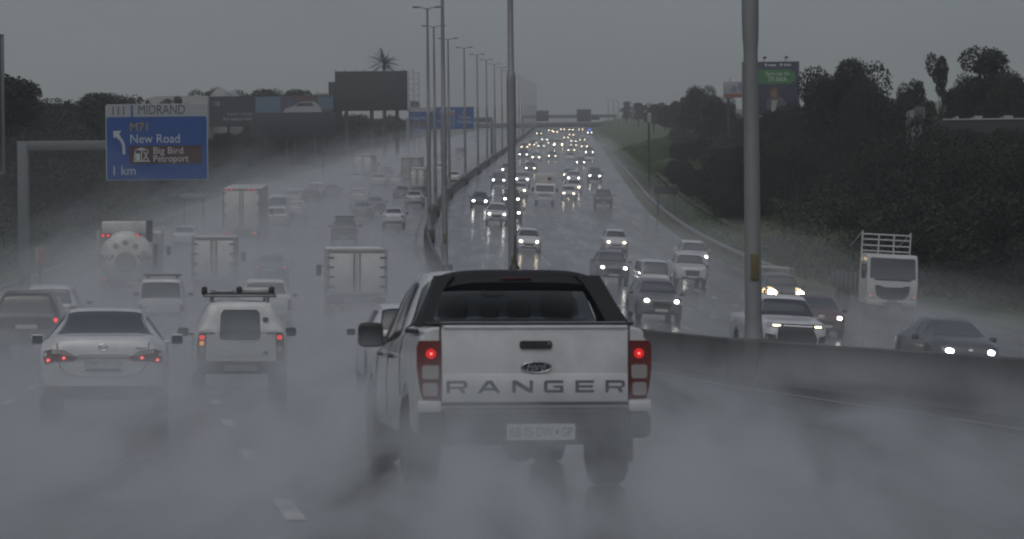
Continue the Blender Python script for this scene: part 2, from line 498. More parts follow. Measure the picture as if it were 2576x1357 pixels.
SPEC['hatch'] = dict(L=3.9, top=[(-1.95,.98),(-1.92,1.02),(-1.55,1.43),(-1.3,1.48),(-.4,1.52),(.1,1.51),(.5,1.42),(1.15,1.04),(1.45,.97),(1.75,.86),(1.91,.74),(1.95,.62)],
    belt=[(-1.95,.94),(-1.6,.98),(0,.94),(1.1,.9),(1.7,.8),(1.95,.56)], bot=[(-1.95,.36),(-1.7,.24),(0,.19),(1.7,.21),(1.95,.28)],
    w=[(-1.95,.72),(-1.9,.78),(-1.7,.84),(-1,.86),(.8,.86),(1.5,.82),(1.82,.72),(1.95,.58)], wt=[(-1.95,.66),(-1.55,.58),(-.4,.58),(.45,.57),(1.15,.70),(1.7,.62),(1.95,.48)],
    wheels=[(-1.28,.30),(1.22,.30)], rw=(-1.90,-1.56), ws=(.52,1.13), sw=[(-1.3,-.3,-1.2,-.3),(-.23,.82,-.23,.38)], mir=(.62,.98),
    tl=[(.58,1.0),(.76,1.02),(.78,.80),(.62,.80)], hl=[(.40,.64),(.64,.68),(.66,.82),(.46,.74)], lamp=(.54,.72), gr=(.34,.36,.58), plate=(.26,.62,.73), fplate=.40)
SPEC['suv'] = dict(L=4.5, top=[(-2.25,1.02),(-2.22,1.08),(-1.98,1.58),(-1.7,1.66),(-.6,1.70),(.15,1.68),(.55,1.58),(1.15,1.14),(1.5,1.08),(1.98,1.0),(2.2,.88),(2.25,.76)],
    belt=[(-2.25,.98),(-1.8,1.08),(0,1.03),(1.15,1.0),(1.9,.93),(2.25,.7)], bot=[(-2.25,.42),(-2.0,.32),(0,.27),(2.0,.28),(2.25,.38)],
    w=[(-2.25,.79),(-2.2,.86),(-2.0,.905),(-1,.915),(1,.915),(1.8,.89),(2.12,.80),(2.25,.68)], wt=[(-2.25,.74),(-1.95,.62),(-.5,.64),(.5,.62),(1.15,.78),(1.9,.74),(2.25,.6)],
    wheels=[(-1.36,.36),(1.36,.36)], rw=(-2.19,-1.99), ws=(.56,1.13), sw=[(-1.75,-.95,-1.6,-.95),(-.9,-.1,-.9,-.1),(-.03,.9,-.03,.42)], mir=(.68,1.12),
    tl=[(.60,1.06),(.82,1.08),(.84,.84),(.66,.86)], hl=[(.42,.76),(.70,.80),(.74,.93),(.50,.88)], lamp=(.60,.85), gr=(.40,.50,.82), plate=(.27,.74,.85), fplate=.48)
SPEC['pickup'] = dict(L=5.2, top=[(-2.6,1.20),(-2.58,1.21),(-1.12,1.22),(-1.06,1.26),(-.90,1.70),(-.7,1.77),(0,1.80),(.5,1.76),(.75,1.66),(1.3,1.22),(1.6,1.17),(2.3,1.08),(2.55,.98),(2.6,.84)],
    belt=[(-2.6,1.16),(-1.1,1.18),(0,1.13),(1.3,1.08),(2.2,1.0),(2.6,.78)], bot=[(-2.6,.58),(-2.3,.42),(0,.36),(2.2,.36),(2.6,.44)],
    w=[(-2.6,.86),(-2.5,.88),(-1,.905),(1.2,.90),(2.1,.89),(2.5,.80),(2.6,.70)], wt=[(-2.6,.83),(-1.15,.83),(-.92,.64),(0,.645),(.6,.63),(1.3,.80),(2.3,.76),(2.6,.62)],
    wheels=[(-1.45,.38),(1.62,.38)], rw=(-1.04,-.90), ws=(.72,1.28), sw=[(-.72,.08,-.66,.08),(.14,1.08,.14,.66)], mir=(.92,1.22),
    tl=[(.74,1.14),(.87,1.14),(.87,.78),(.74,.78)], hl=[(.44,.86),(.72,.90),(.78,1.03),(.52,.98)], lamp=(.62,.94), gr=(.42,.58,.92), plate=(.27,.58,.69), fplate=.56)
SPEC['van'] = dict(L=4.7, top=[(-2.35,1.0),(-2.33,1.1),(-2.2,1.82),(-2.05,1.92),(0,1.98),(.9,1.95),(1.25,1.84),(1.85,1.18),(2.1,1.06),(2.3,.92),(2.35,.74)],
    belt=[(-2.35,.96),(-2.0,1.08),(0,1.08),(1.7,1.05),(2.1,.95),(2.35,.66)], bot=[(-2.35,.38),(-2.0,.3),(0,.26),(2.0,.26),(2.35,.34)],
    w=[(-2.35,.78),(-2.28,.83),(-1.9,.85),(1.5,.85),(2.05,.80),(2.25,.72),(2.35,.6)], wt=[(-2.35,.74),(-2.15,.70),(1.0,.68),(1.85,.72),(2.35,.5)],
    wheels=[(-1.25,.33),(1.35,.33)], rw=(-2.32,-2.17), ws=(1.18,1.82), sw=[(-1.9,-.8,-1.9,-.8),(-.7,.25,-.7,.25),(.35,1.55,.35,1.05)], mir=(1.35,1.18),
    tl=[(.66,1.10),(.79,1.10),(.79,.78),(.68,.78)], hl=[(.42,.72),(.66,.76),(.70,.92),(.48,.86)], lamp=(.58,.82), gr=(.38,.50,.70), plate=(.27,.66,.77), fplate=.44)

SPEC['offroad'] = dict(L=3.7, top=[(-1.85,.98),(-1.84,1.04),(-1.78,1.62),(-1.70,1.72),(-.5,1.75),(.25,1.73),(.45,1.66),(.75,1.14),(1.0,1.08),(1.6,1.02),(1.82,.92),(1.85,.80)],
    belt=[(-1.85,.94),(-1.6,1.02),(0,1.0),(.75,.99),(1.5,.94),(1.85,.74)], bot=[(-1.85,.46),(-1.6,.36),(0,.32),(1.6,.34),(1.85,.44)],
    w=[(-1.85,.72),(-1.8,.78),(-1.6,.80),(1.2,.80),(1.7,.74),(1.85,.64)], wt=[(-1.85,.70),(-1.76,.64),(.2,.63),(.75,.72),(1.6,.68),(1.85,.58)],
    wheels=[(-1.1,.34),(1.15,.34)], rw=(-1.835,-1.782), ws=(.47,.74), sw=[(-1.5,-.5,-1.45,-.5),(-.42,.6,-.42,.4)], mir=(.55,1.15),
    tl=[(.64,.86),(.76,.86),(.76,.62),(.64,.62)], hl=[(.42,.78),(.62,.78),(.62,.92),(.42,.92)], lamp=(.52,.85), gr=(.36,.72,.92), plate=(.26,.72,.83), fplate=.56)

def build_car(name, kind, p, label, cat, lamps='off', tails='off', glass=None, detail=2, spec=None, bumper=None, roof=None, group=None, plates=True, front=True, rear=True, mirrors=True, lampr=.085):
    """one car: body > glass, lamps, grille, plates, mirrors, wheels. detail 1 keeps what shows at a few pixels"""
    s = dict(SPEC[kind]); s.update(spec or {})
    glass = glass or GLASS
    b = Body(s['L'], s['top'], s['belt'], s['bot'], s['w'], s['wt'], s['wheels'], step=.07 if detail > 1 else .16)
    t = thing(name, label, cat, group=group)
    b.shell().build('body', p, t, smooth=40)
    b.patch(s['ws'][0], s['ws'][1], 0, 0, 10.35, 10.1, cross=True, nu=8, nv=8).build('windscreen', glass, t)
    b.patch(s['rw'][0], s['rw'][1], 0, 0, 10.1, 10.5, cross=True, nu=8, nv=8).build('rear_window', glass, t)
    for sg in (1, -1):
        for q in s['sw']:
            b.patch(q[0], q[1], q[2], q[3], 7.3, 9.75, mirror=sg).build('side_window', glass, t)
    L = s['L']
    if rear:
        for sg in (1, -1):
            poly = s['tl'] if sg > 0 else mir(s['tl'])
            o = b.face(poly, -1, .012).build('tail_light', LRED, t)
            if tails == 'on':
                cx = sum(x for x, z in poly)/len(poly); cz = sum(z for x, z in poly)/len(poly)
                b.face(ell(cx, cz, .05, .05, 10), -1, .02).build('bulb', LRED_ON, o)
        pl = s['plate']
        if plates: b.face([(-pl[0], pl[1]), (pl[0], pl[1]), (pl[0], pl[2]), (-pl[0], pl[2])], -1, .015, flat=True).build('number_plate', PLATE, t)
        zb = float(b.bot(-L/2)); W = float(b.w(-L/2))
        b.face([(-W*.96, zb+.02), (W*.96, zb+.02), (W*.93, zb+.13), (-W*.93, zb+.13)], -1, .014).build('rear_bumper', bumper or PLASTIC, t)
    if front:
        for sg in (1, -1):
            poly = s['hl'] if sg > 0 else mir(s['hl'])
            o = b.face(poly, 1, .012).build('headlight', HEAD_OFF, t)
            if lamps != 'off':
                lm = {'white': HEAD_W, 'warm': HEAD_Y, 'cold': HEAD_B}[lamps]
                b.face(ell(sg*s['lamp'][0], s['lamp'][1], lampr*1.15, lampr*.8, 12), 1, .03).build('bulb', lm, o)
        g = s['gr']
        b.face([(-g[0], g[2]), (-g[0]*.8, g[1]), (g[0]*.8, g[1]), (g[0], g[2])], 1, .012).build('grille', PLASTIC, t)
        zb = float(b.bot(L/2)); W = float(b.w(L/2))
        b.face([(-W*.85, zb+.0), (W*.85, zb+.0), (W*.9, zb+.10), (-W*.9, zb+.10)], 1, .014).build('front_bumper', bumper or PLASTIC, t)
        if plates and detail > 1:
            z = s['fplate']; b.face([(-.26, z-.055), (.26, z-.055), (.26, z+.055), (-.26, z+.055)], 1, .025, flat=True).build('number_plate', PLATE, t)
    if mirrors:
        for sg in (1, -1):
            y, z = s['mir']; x = sg*float(b.w(y))*.95
            mirror_part(t, x, y, z, PLASTIC if detail == 1 else p, sx=.19, sz=.15)
    for yw, r in s['wheels']:
        for sg in (1, -1):
            wheel(t, sg*(float(b.w(yw))-.115), yw, r, .21, detail=detail > 1)
    t['L'] = L
    return t, b
def roof_rack(t, x, y0, y1, z, m=None, n=4, rail=.03):
    mb = MB()
    for sx in (-x, x): mb.rbox((sx, (y0+y1)/2, z), (.05, y1-y0, .05), .015)
    for k in range(n): mb.rbox((0, y0+(y1-y0)*k/(n-1), z), (2*x, .06, .045), .015)
    for sx in (-x*.8, x*.8):
        for y in (y0+.15, y1-.15): mb.box((sx, y, z-.06), (.05, .06, .1))
    return mb.build('roof_rack', m or PLASTIC, t)

def place(t, xi, D, oncoming=False, yaw=0.0, dz=0.0, h=0.0):
    """stand a vehicle on the road with its near end at distance D"""
    L = t.get('L', 4.5)
    Dc = D + L/2
    m = head(Dc)
    p = pt(xi, D)
    X = p.x + m*L/2
    t.location = (X, Dc, float(gz(X, Dc)) + dz)
    a = math.atan(slope(Dc))
    roll = BANK + (float(fall(Dc)) if oncoming else 0)
    if oncoming: t.rotation_euler = (-a, -roll, math.pi - math.atan(m) + yaw)
    else: t.rotation_euler = (a, BANK, -math.atan(m) + yaw)
    return t
# ------------------------------------------------------------------ ground, carriageways, markings
def strip(name, u0, u1, D0, D1, h, m, step=4.0, nu=1, kind='structure', land=False):
    mb = MB(); n = int((D1-D0)/step)+1; P = []
    for i in range(n+1):
        D = D0 + (D1-D0)*i/n; c = float(xm(D)); row = []
        for j in range(nu+1):
            u = u0+(u1-u0)*j/nu; X = c+u
            row.append((X, D, float(gz(X, D)) + h))
        P.append(row)
    o = mb.grid(P, flip=True).build(name, m, smooth=60); o['kind'] = kind
    return o
def ground_mat():
    m = mat('wet_grass', (.048, .078, .020), rough=.8, var=.5, vscale=.35, bump=.8, bscale=1.5, dirt=(.05, .045, .025), dirt_amt=.7, dscale=.12)
    return m
def make_ground():
    Ds = list(np.arange(-60, 260, 6)) + list(np.arange(260, 700, 14)) + list(np.arange(700, 1801, 30))
    us = [-900, -400, -200, -120, -80, -60, -48, -40, -34, -29, -26, -24, -22.5, -21, -19, -10, 0, 10, 19, 21, 22.5, 24, 25.5, 27, 29, 33, 38, 44, 52, 64, 80, 120, 200, 400, 900]
    P = []
    for D in Ds:
        c = float(xm(D)); row = []
        for u in us:
            X = c+u
            z = float(gz(np.clip(X, -80, 80), D)) + float(side_h(u, D)) - .06
            if abs(u) > 24: z += .35*math.sin(u*.31+D*.05)*math.sin(D*.083+u*.12)
            row.append((X, D, z))
        P.append(row)
    o = MB().grid(P, flip=True).build('ground', ground_mat(), smooth=60); o['kind'] = 'structure'
def asphalt():
    m = bpy.data.materials.new('wet_asphalt'); m.use_nodes = True; nt = m.node_tree; b = nt.nodes['Principled BSDF']
    tc = _n(nt, 'ShaderNodeTexCoord')
    mp = _n(nt, 'ShaderNodeMapping'); mp.inputs['Scale'].default_value = (1.0, .05, 1); mp.inputs['Rotation'].default_value = (0, 0, R(-8))
    nt.links.new(tc.outputs['Object'], mp.inputs['Vector'])
    n1 = _n(nt, 'ShaderNodeTexNoise'); n1.inputs['Scale'].default_value = .9; n1.inputs['Detail'].default_value = 6
    nt.links.new(mp.outputs[0], n1.inputs['Vector'])
    n2 = _n(nt, 'ShaderNodeTexNoise'); n2.inputs['Scale'].default_value = 14; n2.inputs['Detail'].default_value = 3
    nt.links.new(tc.outputs['Object'], n2.inputs['Vector'])
    cr = _n(nt, 'ShaderNodeMapRange'); cr.inputs[1].default_value = .3; cr.inputs[2].default_value = .7
    cr.inputs[3].default_value = .07; cr.inputs[4].default_value = .36
    nt.links.new(n1.outputs[0], cr.inputs[0]); nt.links.new(cr.outputs[0], b.inputs['Roughness'])
    mx = _n(nt, 'ShaderNodeMix'); mx.data_type = 'RGBA'
    mx.inputs[6].default_value = (.024, .025, .027, 1); mx.inputs[7].default_value = (.075, .076, .078, 1)
    nt.links.new(n1.outputs[0], mx.inputs[0]); nt.links.new(mx.outputs[2], b.inputs['Base Color'])
    bp = _n(nt, 'ShaderNodeBump'); bp.inputs['Strength'].default_value = .4; bp.inputs['Distance'].default_value = .008
    nt.links.new(n2.outputs[0], bp.inputs['Height']); nt.links.new(bp.outputs[0], b.inputs['Normal'])
    b.inputs['Coat Weight'].default_value = .35; b.inputs['Coat Roughness'].default_value = .12
    return m
make_ground()
ROADM = asphalt()
def road():
    mb = MB(); P = []
    for D in np.arange(-60, 1501, 4.0):
        c = float(xm(D)); ue = float(edge_u(D)); us = [-19.6, -13, -6.5, 0, .01, 5, 10, 15, ue]
        P.append([(c+u, D, float(gz(c+u, D))) for u in us])
    mb.grid(P, flip=True).build('road', ROADM, smooth=60)['kind'] = 'structure'
road()
LINEM = mat('road_paint_white', (.52, .52, .51), rough=.45, var=.35, vscale=2.0, dirt=(.06, .06, .06), dirt_amt=.8, dscale=1.1)
LINEY = mat('road_paint_yellow', (.30, .23, .06), rough=.45, var=.35, vscale=2.0, dirt=(.06, .06, .06), dirt_amt=.8, dscale=1.1)
def markings():
    mb = MB()
    def seg(u0, u1, D0, D1, n=1):
        P = []
        for i in range(n+1):
            D = D0+(D1-D0)*i/n; c = float(xm(D))
            P.append([(c+u, D, float(gz(c+u, D))+.006) for u in (u0, u1)])
        mb.grid(P, flip=True)
    for s in (1, -1):
        for u in (4.0, 7.2, 10.4, 13.6):
            D = 4.6 if s*u < -9 else 62.0
            while D < 520:
                seg(s*u-.075, s*u+.075, D, D+1.9); D += 6.85
    mb.build('lane_markings', LINEM, smooth=0)['kind'] = 'structure'
    mb = MB()
    for s in (1, -1): seg(s*16.9-.08, s*16.9+.08, -20 if s < 0 else 175, 900, 230)
    mb.build('edge_lines', LINEY, smooth=0)['kind'] = 'structure'
markings()
def median_lines():
    mb = MB()
    for u in (.8, -.8):
        P = []
        for i in range(231):
            D = -20+4*i; c = float(xm(D)); P.append([(c+q, D, float(gz(c+q, D))+.006) for q in (u-.07, u+.07)])
        mb.grid(P, flip=True)
    mb.build('edge_lines', mat('road_paint_worn', (.15, .15, .145), rough=.45, var=.4, vscale=2.0, dirt=(.06, .06, .06), dirt_amt=.9, dscale=.9), smooth=0)['kind'] = 'structure'
median_lines()

# ------------------------------------------------------------------ median barrier, guardrails
def sweep(prof, u, D0, D1, step, h0=0.0, land=False):
    """a profile (du, z) swept along the carriageway"""
    P = []; n = max(1, int((D1-D0)/step))
    for i in range(n+1):
        D = D0+(D1-D0)*i/n; c = float(xm(D))
        X0 = c+u; base = float(gz(X0, D)) + (float(side_h(u, D)) if land else 0)
        P.append([(X0+du, D, base+h0+z) for du, z in prof])
    return P
def barrier():
    prof = [(-.30, -.03), (-.30, .08), (-.19, .25), (-.10, .80), (-.08, .82), (.08, .82), (.10, .80), (.19, .25), (.30, .08), (.30, -.03)]
    mb = MB(); D = 8.0
    while D < 900:
        step = 6.0
        P = sweep(prof, 0, D+.012, D+step-.012, 2.0)
        mb.grid(P)
        mb.add([p for p in P[0]], [tuple(range(len(prof)))]); mb.add([p for p in P[-1]], [tuple(range(len(prof)))])
        D += step
    o = mb.build('concrete_barrier', CONC, smooth=25)
    tag(o, 'grey stained concrete barrier along the middle of the motorway', 'barrier')
barrier()
def guardrail(u, D0, D1, label, side):
    t = thing('guardrail', label, 'guardrail', (float(xm(D0))+u, D0, float(gz(xm(D0)+u, D0))))
    inv = Matrix.Translation(-Vector(t.location))
    s = side
    prof = [(s*.00, .44), (s*-.03, .50), (s*-.06, .54), (s*.0, .60), (s*-.06, .66), (s*-.03, .71), (s*.0, .77), (s*.03, .77), (s*.03, .44)]
    MB().grid(sweep(prof, u, D0, D1, 4.0), M=inv).build('rail', STEEL, t, smooth=50)
    m = mat('rail_post', (.16, .13, .10), rough=.7, var=.3)
    me = MB().box((0, 0, .3), (.12, .14, .95)).mesh('post', m); D = D0+1; k = 0; rest = MB()
    while D < D1:
        c = float(xm(D))+u; p = Vector((c+s*.10, D, float(gz(c, D)))) - Vector(t.location)
        if k < 100:
            o = bpy.data.objects.new('post', me); COL.objects.link(o); o.parent = t; o.location = p
        else: rest.box(p+Vector((0, 0, .3)), (.12, .14, .95))
        k += 1; D += 3.8
    if rest.v: rest.build('posts', m, t)['kind'] = 'stuff'
    return t
guardrail(20.6, 150, 640, 'steel guardrail on posts between the oncoming lanes and the grass bank', 1)
guardrail(-20.4, 60, 520, 'steel guardrail on posts below the dark trees beside the outbound lanes', -1)
# open concrete drain and kerb on the grass bank
def drain():
    prof = [(-.5, .02), (-.5, .10), (-.1, .0), (.1, .0), (.5, .10), (.5, .02)]
    o = MB().grid(sweep(prof, 24.0, 200, 330, 5.0, .05, True)).build('drain_channel', CONC)
    tag(o, 'pale concrete drain channel running down the grass bank', 'drain')
drain()

# ------------------------------------------------------------------ lamp posts in the median
LAMPM = mat('lamp_housing', (.13, .135, .14), rough=.5)
def lamp_post():
    t = thing('street_lamp', 'x', 'lamp post')
    MB().rbox((0, 0, .42), (.75, 1.6, .86), .08).build('plinth', CONC, t)
    MB().lathe([(.20, .8), (.185, .86), (.165, 1.2), (.155, 3.5), (.138, 6.3), (.155, 6.55), (.165, 6.9), (.165, 8.7), (.14, 9.0), (.115, 9.05), (.10, 12), (.075, 16.1)], 14).build('pole', POLEM, t, smooth=50)
    for s in (1, -1):
        a = MB().path([(s*.02, 0, 16.0), (s*.3, 0, 16.13), (s*.62, 0, 16.17)], .035, 8).build('arm', POLEM, t)
        MB().rbox((s*.78, 0, 16.17), (.50, .22, .11), .05, 2).build('lamp_head', LAMPM, a)
    mb = MB().rbox((0, -.17, 2.2), (.16, .02, .5), .005)
    mb.build('number_tag', mat('tag_yellow', (.12, .10, .04), rough=.6), t)
    return t
def lamps():
    t = lamp_post(); index_kids(t)
    pos = [(xi, 49+43*k) for k, xi in enumerate([1897, 1292, 1120, 1081, 1096, 1131, 1171, 1203, 1226, 1246, 1264, 1279])]
    for k in range(12, 24): pos.append((None, 49+43*k))
    first = ['thick lamp post beside the white pickup with slim yellowish strip lamps',
             'grey lamp post rising just beyond the white pickup roof', 'thicker grey lamp post of the close pair in front of the blue gantry sign',
             'tall lamp post whose double head is the highest of those wholly in view', 'lamp post with the second highest double head of the receding row',
             'lamp post with the third highest double head of the receding row', 'lamp post crossing the right half of the blue gantry sign',
             'lamp post just beyond the edge of the blue gantry sign']
    for k, (xi, D) in enumerate(pos):
        o = t if k == 0 else copy_tree(t)
        X = float(xm(D)) if xi is None else pt(xi, D).x
        o.location = (X, D, float(gz(X, D))); o.rotation_euler = (0, 0, -math.atan(head(D)))
        o['label'] = first[k] if k < len(first) else 'distant double headed lamp post fading into the rain towards the crest'
        o['group'] = 'double headed lamp posts along the median'
lamps()
# ------------------------------------------------------------------ the white double-cab pickup ahead
def hero_pickup():
    t = thing('pickup_truck', 'white double cab pickup with black rear window surround, close ahead, RANGER across its tailgate', 'pickup truck')
    Lh = 2.68
    b = Body(5.36, top=[(-2.68,1.335),(-2.66,1.355),(-1.08,1.365),(-1.0,1.40),(-.86,1.74),(-.70,1.80),(-.2,1.83),(.35,1.815),(.75,1.74),(1.4,1.27),(1.7,1.21),(2.4,1.12),(2.62,1.0),(2.68,.85)],
             belt=[(-2.68,1.27),(-2.6,1.29),(-1.1,1.27),(0,1.17),(1.4,1.11),(2.2,1.03),(2.68,.8)], bot=[(-2.68,.66),(-2.5,.62),(-2.3,.5),(0,.42),(2.2,.42),(2.68,.5)],
             w=[(-2.68,.925),(-2.5,.935),(-1.0,.925),(1.3,.915),(2.0,.925),(2.5,.84),(2.68,.72)],
             wt=[(-2.68,.86),(-1.1,.85),(-.88,.70),(-.2,.665),(.6,.64),(1.4,.80),(2.4,.77),(2.68,.62)], wheels=[(-1.48,.39),(1.74,.39)], arch=.075, step=.05)
    b.shell().build('body', WHITE, t, smooth=38)
    # cab glass and the black surround
    b.patch(-1.06, -.86, 0, 0, 8.6, 10.0, off=.012, cross=True, nu=8, nv=12).build('rear_window', mat('cab_glass', (.085, .105, .118), rough=.2, spec=.4), t)
    b.patch(.72, 1.38, 0, 0, 10.3, 10.0, cross=True, nu=8, nv=8).build('windscreen', GLASS, t)
    for sg in (1, -1):
        for q in ((-.56, .10, -.50, .10), (.17, 1.15, .17, .70)):
            b.patch(q[0], q[1], q[2], q[3], 7.25, 9.85, mirror=sg, off=.008).build('side_window', GLASS, t)
        mb = MB()
        mb.add([b.off(y, v, .011) if sg > 0 else (-b.off(y, v, .011)[0],) + b.off(y, v, .011)[1:] for y, v in ((.105, 7.2), (.165, 7.2), (.165, 9.9), (.105, 9.9))], [(0, 1, 2, 3)])
        mb.build('pillar_trim', PLASTIC, t)
    # black sports bar: two sail panels and a hoop over the rear window
    BAR = mat('sports_bar_black', (.018, .020, .022), rough=.6, spec=.2)
    b.patch(-1.085, -.85, 0, 0, 7.15, 9.9, off=.006, cross=True, nu=8, nv=12).build('rear_panel', BAR, t)
    for sg in (1, -1):
        def leg(z, yc, d, wd):
            x = .88-max(0, z-1.36)*.48; wd += .05 if sg > 0 else -.03
            return [(.035+sg*x, yc-d, z), (.035+sg*x, yc+d, z), (.035+sg*(x-wd), yc+d, z), (.035+sg*(x-wd), yc-d, z)]
        rows = [leg(1.345, -1.72, .26, .15), leg(1.42, -1.66, .20, .13), leg(1.52, -1.60, .16, .12), leg(1.62, -1.54, .15, .12), leg(1.70, -1.48, .16, .13), leg(1.77, -1.42, .18, .16)]
        mb = MB().grid([r_+[r_[0]] for r_ in rows]); mb.add(rows[0], [(0, 1, 2, 3)]); mb.add(rows[-1], [(0, 1, 2, 3)])
        mb.build('sail_panel', BAR, t, smooth=40)
    hoop = []
    for i in range(25):
        a = -1+2*i/24; x = .035+.69*a
        zt = 1.822-.085*abs(a)**5
        hoop.append([(x, y, zt+dz) for y, dz in ((-1.60, -.175+.07*abs(a)**5), (-1.63, -.11), (-1.57, -.035), (-1.40, -.002), (-1.12, 0), (-1.08, -.06), (-1.30, -.18+.07*abs(a)**5), (-1.60, -.175+.07*abs(a)**5))])
    MB().grid(hoop).build('roof_spoiler', BAR, t, smooth=60)
    MB().rbox((0, -1.625, 1.745), (.26, .015, .022), .006).build('brake_light', mat('brake_lens', (.06, .008, .008), rough=.2), t)
    def yz(z):
        ys = np.linspace(-1.08, -.80, 60); return float(np.interp(z, b.top(ys), ys))
    mb = MB()
    for x, z0, z1, hw in ((-.46, 1.40, 1.60, .13), (-.14, 1.40, 1.53, .08), (.12, 1.40, 1.56, .10), (.46, 1.40, 1.66, .14), (-.10, 1.60, 1.66, .10)):
        P = rrect(x-hw, x+hw, z0, z1, .045, 3); n = len(P)
        mb.add([(px, yz(pz)-.018, pz) for px, pz in P], [tuple(range(n))])
    mb.build('headrests', mat('headrest_black', (.04, .048, .054), rough=.5), t)
    # bed cover and its rail
    MB().rbox((0, -1.86, 1.372), (1.62, 1.56, .022), .008).build('bed_cover', PLASTIC, t)
    MB().rbox((0, -2.60, 1.372), (1.50, .06, .03), .01).build('cover_rail', mat('rail_alloy', (.35, .36, .37), rough=.4, metal=.5), t)
    mb = MB()
    for sg in (1, -1):
        for k in range(4): mb.rbox((sg*.905, -2.25+.22*k, 1.31), (.03, .15, .04), .012)
    mb.build('tie_down_rail', PLASTIC, t)
    for sg in (1, -1):
        for y in (-1.10, .135, 1.20):
            mb = MB(); pts = [b.off(y, v, .0015) for v in np.linspace(3.3, 7.1, 9)]
            mb.path([(sg*p[0], p[1], p[2]) for p in pts], .005, 5).build('seam', PLASTIC, t)
    # tailgate
    Y = -Lh
    TG = WHITE
    MB().rbox((0, Y-.004, 1.045), (1.534, .02, .64), .01).build('tailgate_gap', PLASTIC, t)
    g = MB().rbox((0, Y-.012, 1.045), (1.506, .05, .61), .022, 3).build('tailgate', TG, t)
    MB().rbox((0, Y-.040, .862), (1.49, .016, .225), .008).build('tailgate_panel', TG, g)
    MB().rbox((0, Y-.030, 1.345), (1.49, .04, .03), .012).build('tailgate_cap', TG, g)
    h = MB().prism(rrect(-.130, .132, 1.172, 1.237, .022), Y-.052, Y-.03).build('handle', PLASTIC, g)
    MB().tube((.105, Y-.056, 1.215), (.105, Y-.050, 1.215), .010, n=10).build('lock', RIMM, h)
    e = MB().prism(ell(.004, 1.028, .123, .049, 32), Y-.052, Y-.03).build('emblem', mat('emblem_navy', (.012, .018, .05), rough=.2, coat=.5), g)
    rim = MB(); E = ell(.004, 1.028, .116, .043, 32)
    for (a, c) in zip(E, E[1:]+E[:1]): rim.tube((a[0], Y-.0535, a[1]), (c[0], Y-.0535, c[1]), .0028, n=6)
    text_mb(rim, 'Ford', -.075, .085, 1.0, 1.062, Y-.0545, shear=.35)
    rim.build('lettering', CHROME, e)
    mb = MB()
    GL = dict(
      R=[[(0,0),(.17,0),(.17,.34),(.60,.34),(.72,0),(.92,0),(.80,.36),(1,.46),(1,.86),(.88,1),(0,1)], [(.17,.52),(.17,.78),(.80,.78),(.83,.74),(.83,.56),(.80,.52)]],
      A=[[(0,0),(.19,0),(.27,.2),(.73,.2),(.81,0),(1,0),(.62,1),(.38,1)], [(.34,.4),(.49,.76),(.51,.76),(.66,.4)]],
      N=[[(0,0),(.17,0),(.17,.66),(.80,0),(1,0),(1,1),(.83,1),(.83,.36),(.22,1),(0,1)], None],
      G=[[(1,1),(.12,1),(0,.88),(0,.12),(.12,0),(1,0),(1,.58),(.5,.58),(.5,.40),(.82,.40),(.82,.22),(.18,.22),(.18,.78),(1,.78)], None],
      E=[[(0,0),(1,0),(1,.22),(.18,.22),(.18,.40),(.95,.40),(.95,.60),(.18,.60),(.18,.78),(1,.78),(1,1),(0,1)], None])
    cu_y = Y-.0495
    for ch, x0, x1 in (('R', -.715, -.549), ('A', -.468, -.280), ('N', -.189, -.023), ('G', .065, .222), ('E', .319, .468), ('R', .562, .72)):
        out, hole = GL[ch]
        f = lambda p: (x0+(x1-x0)*p[0], .824+.098*p[1])
        cu = bpy.data.curves.new('g', 'CURVE'); cu.dimensions = '2D'; cu.fill_mode = 'BOTH'
        for lp in (out, hole):
            if not lp: continue
            sp = cu.splines.new('POLY'); sp.points.add(len(lp)-1); sp.use_cyclic_u = True
            for q, p in zip(sp.points, lp): a, c = f(p); q.co = (a, c, 0, 1)
        ob = bpy.data.objects.new('g', cu); COL.objects.link(ob); bpy.context.view_layer.update()
        me = bpy.data.meshes.new_from_object(ob.evaluated_get(bpy.context.evaluated_depsgraph_get()))
        mb.add([(v.co.x, cu_y, v.co.y) for v in me.vertices], [tuple(p.vertices) for p in me.polygons])
        bpy.data.objects.remove(ob); bpy.data.curves.remove(cu); bpy.data.meshes.remove(me)
    mb.build('lettering', mat('letter_grey', (.10, .115, .13), rough=.4), g)
    # tail lights: dark red housing, lit brake bulb, clear reversing and indicator lenses
    for sg in (1, -1):
        q = lambda P: [(sg*x, z) for x, z in (P if sg > 0 else P[::-1])]
        xo = .945
        def lens(P, out, inn=.09):
            P2 = q(P); n = len(P2)
            yy = lambda x: Y-.035+.30*max(0, abs(x)-.80)**1.4*1.6
            A = [(x, yy(x)-out, z) for x, z in P2]; B = [(x*.985, yy(x)+inn+(.10 if abs(x) > .86 else 0), z) for x, z in P2]
            return MB().add(A+B, [tuple(range(n)), tuple(range(n, 2*n))[::-1]] + [(i, n+i, n+(i+1) % n, (i+1) % n) for i in range(n)])
        o = lens([(.762, .775), (.90, .775), (.925, .86), (xo, 1.02), (xo, 1.19), (.925, 1.238), (.762, 1.238)], 0).build('tail_light', LRED, t)
        lens(rrect(.775, .905, .935, 1.045, .02), .008).build('indicator_lens', LCLEAR, o)
        lens(rrect(.785, .900, .800, .905, .02), .008).build('reversing_lens', LCLEAR, o)
        lens(ell(.838, 1.135, .040, .040, 16), .010).build('bulb', mat('brake_bulb', (.5, .02, .02), rough=.3, emit=(1, .02, .02), estr=.5), o)
        lens(ell(.836, 1.135, .009, .009, 10), .014).build('filament', mat('brake_filament', (.8, .2, .2), emit=(1, .25, .22), estr=2.0), o)
    # bumper, plate, running gear
    MB().rbox((0, Y-.06, .60), (1.50, .22, .21), .04, 3).build('rear_bumper', PLASTIC, t)
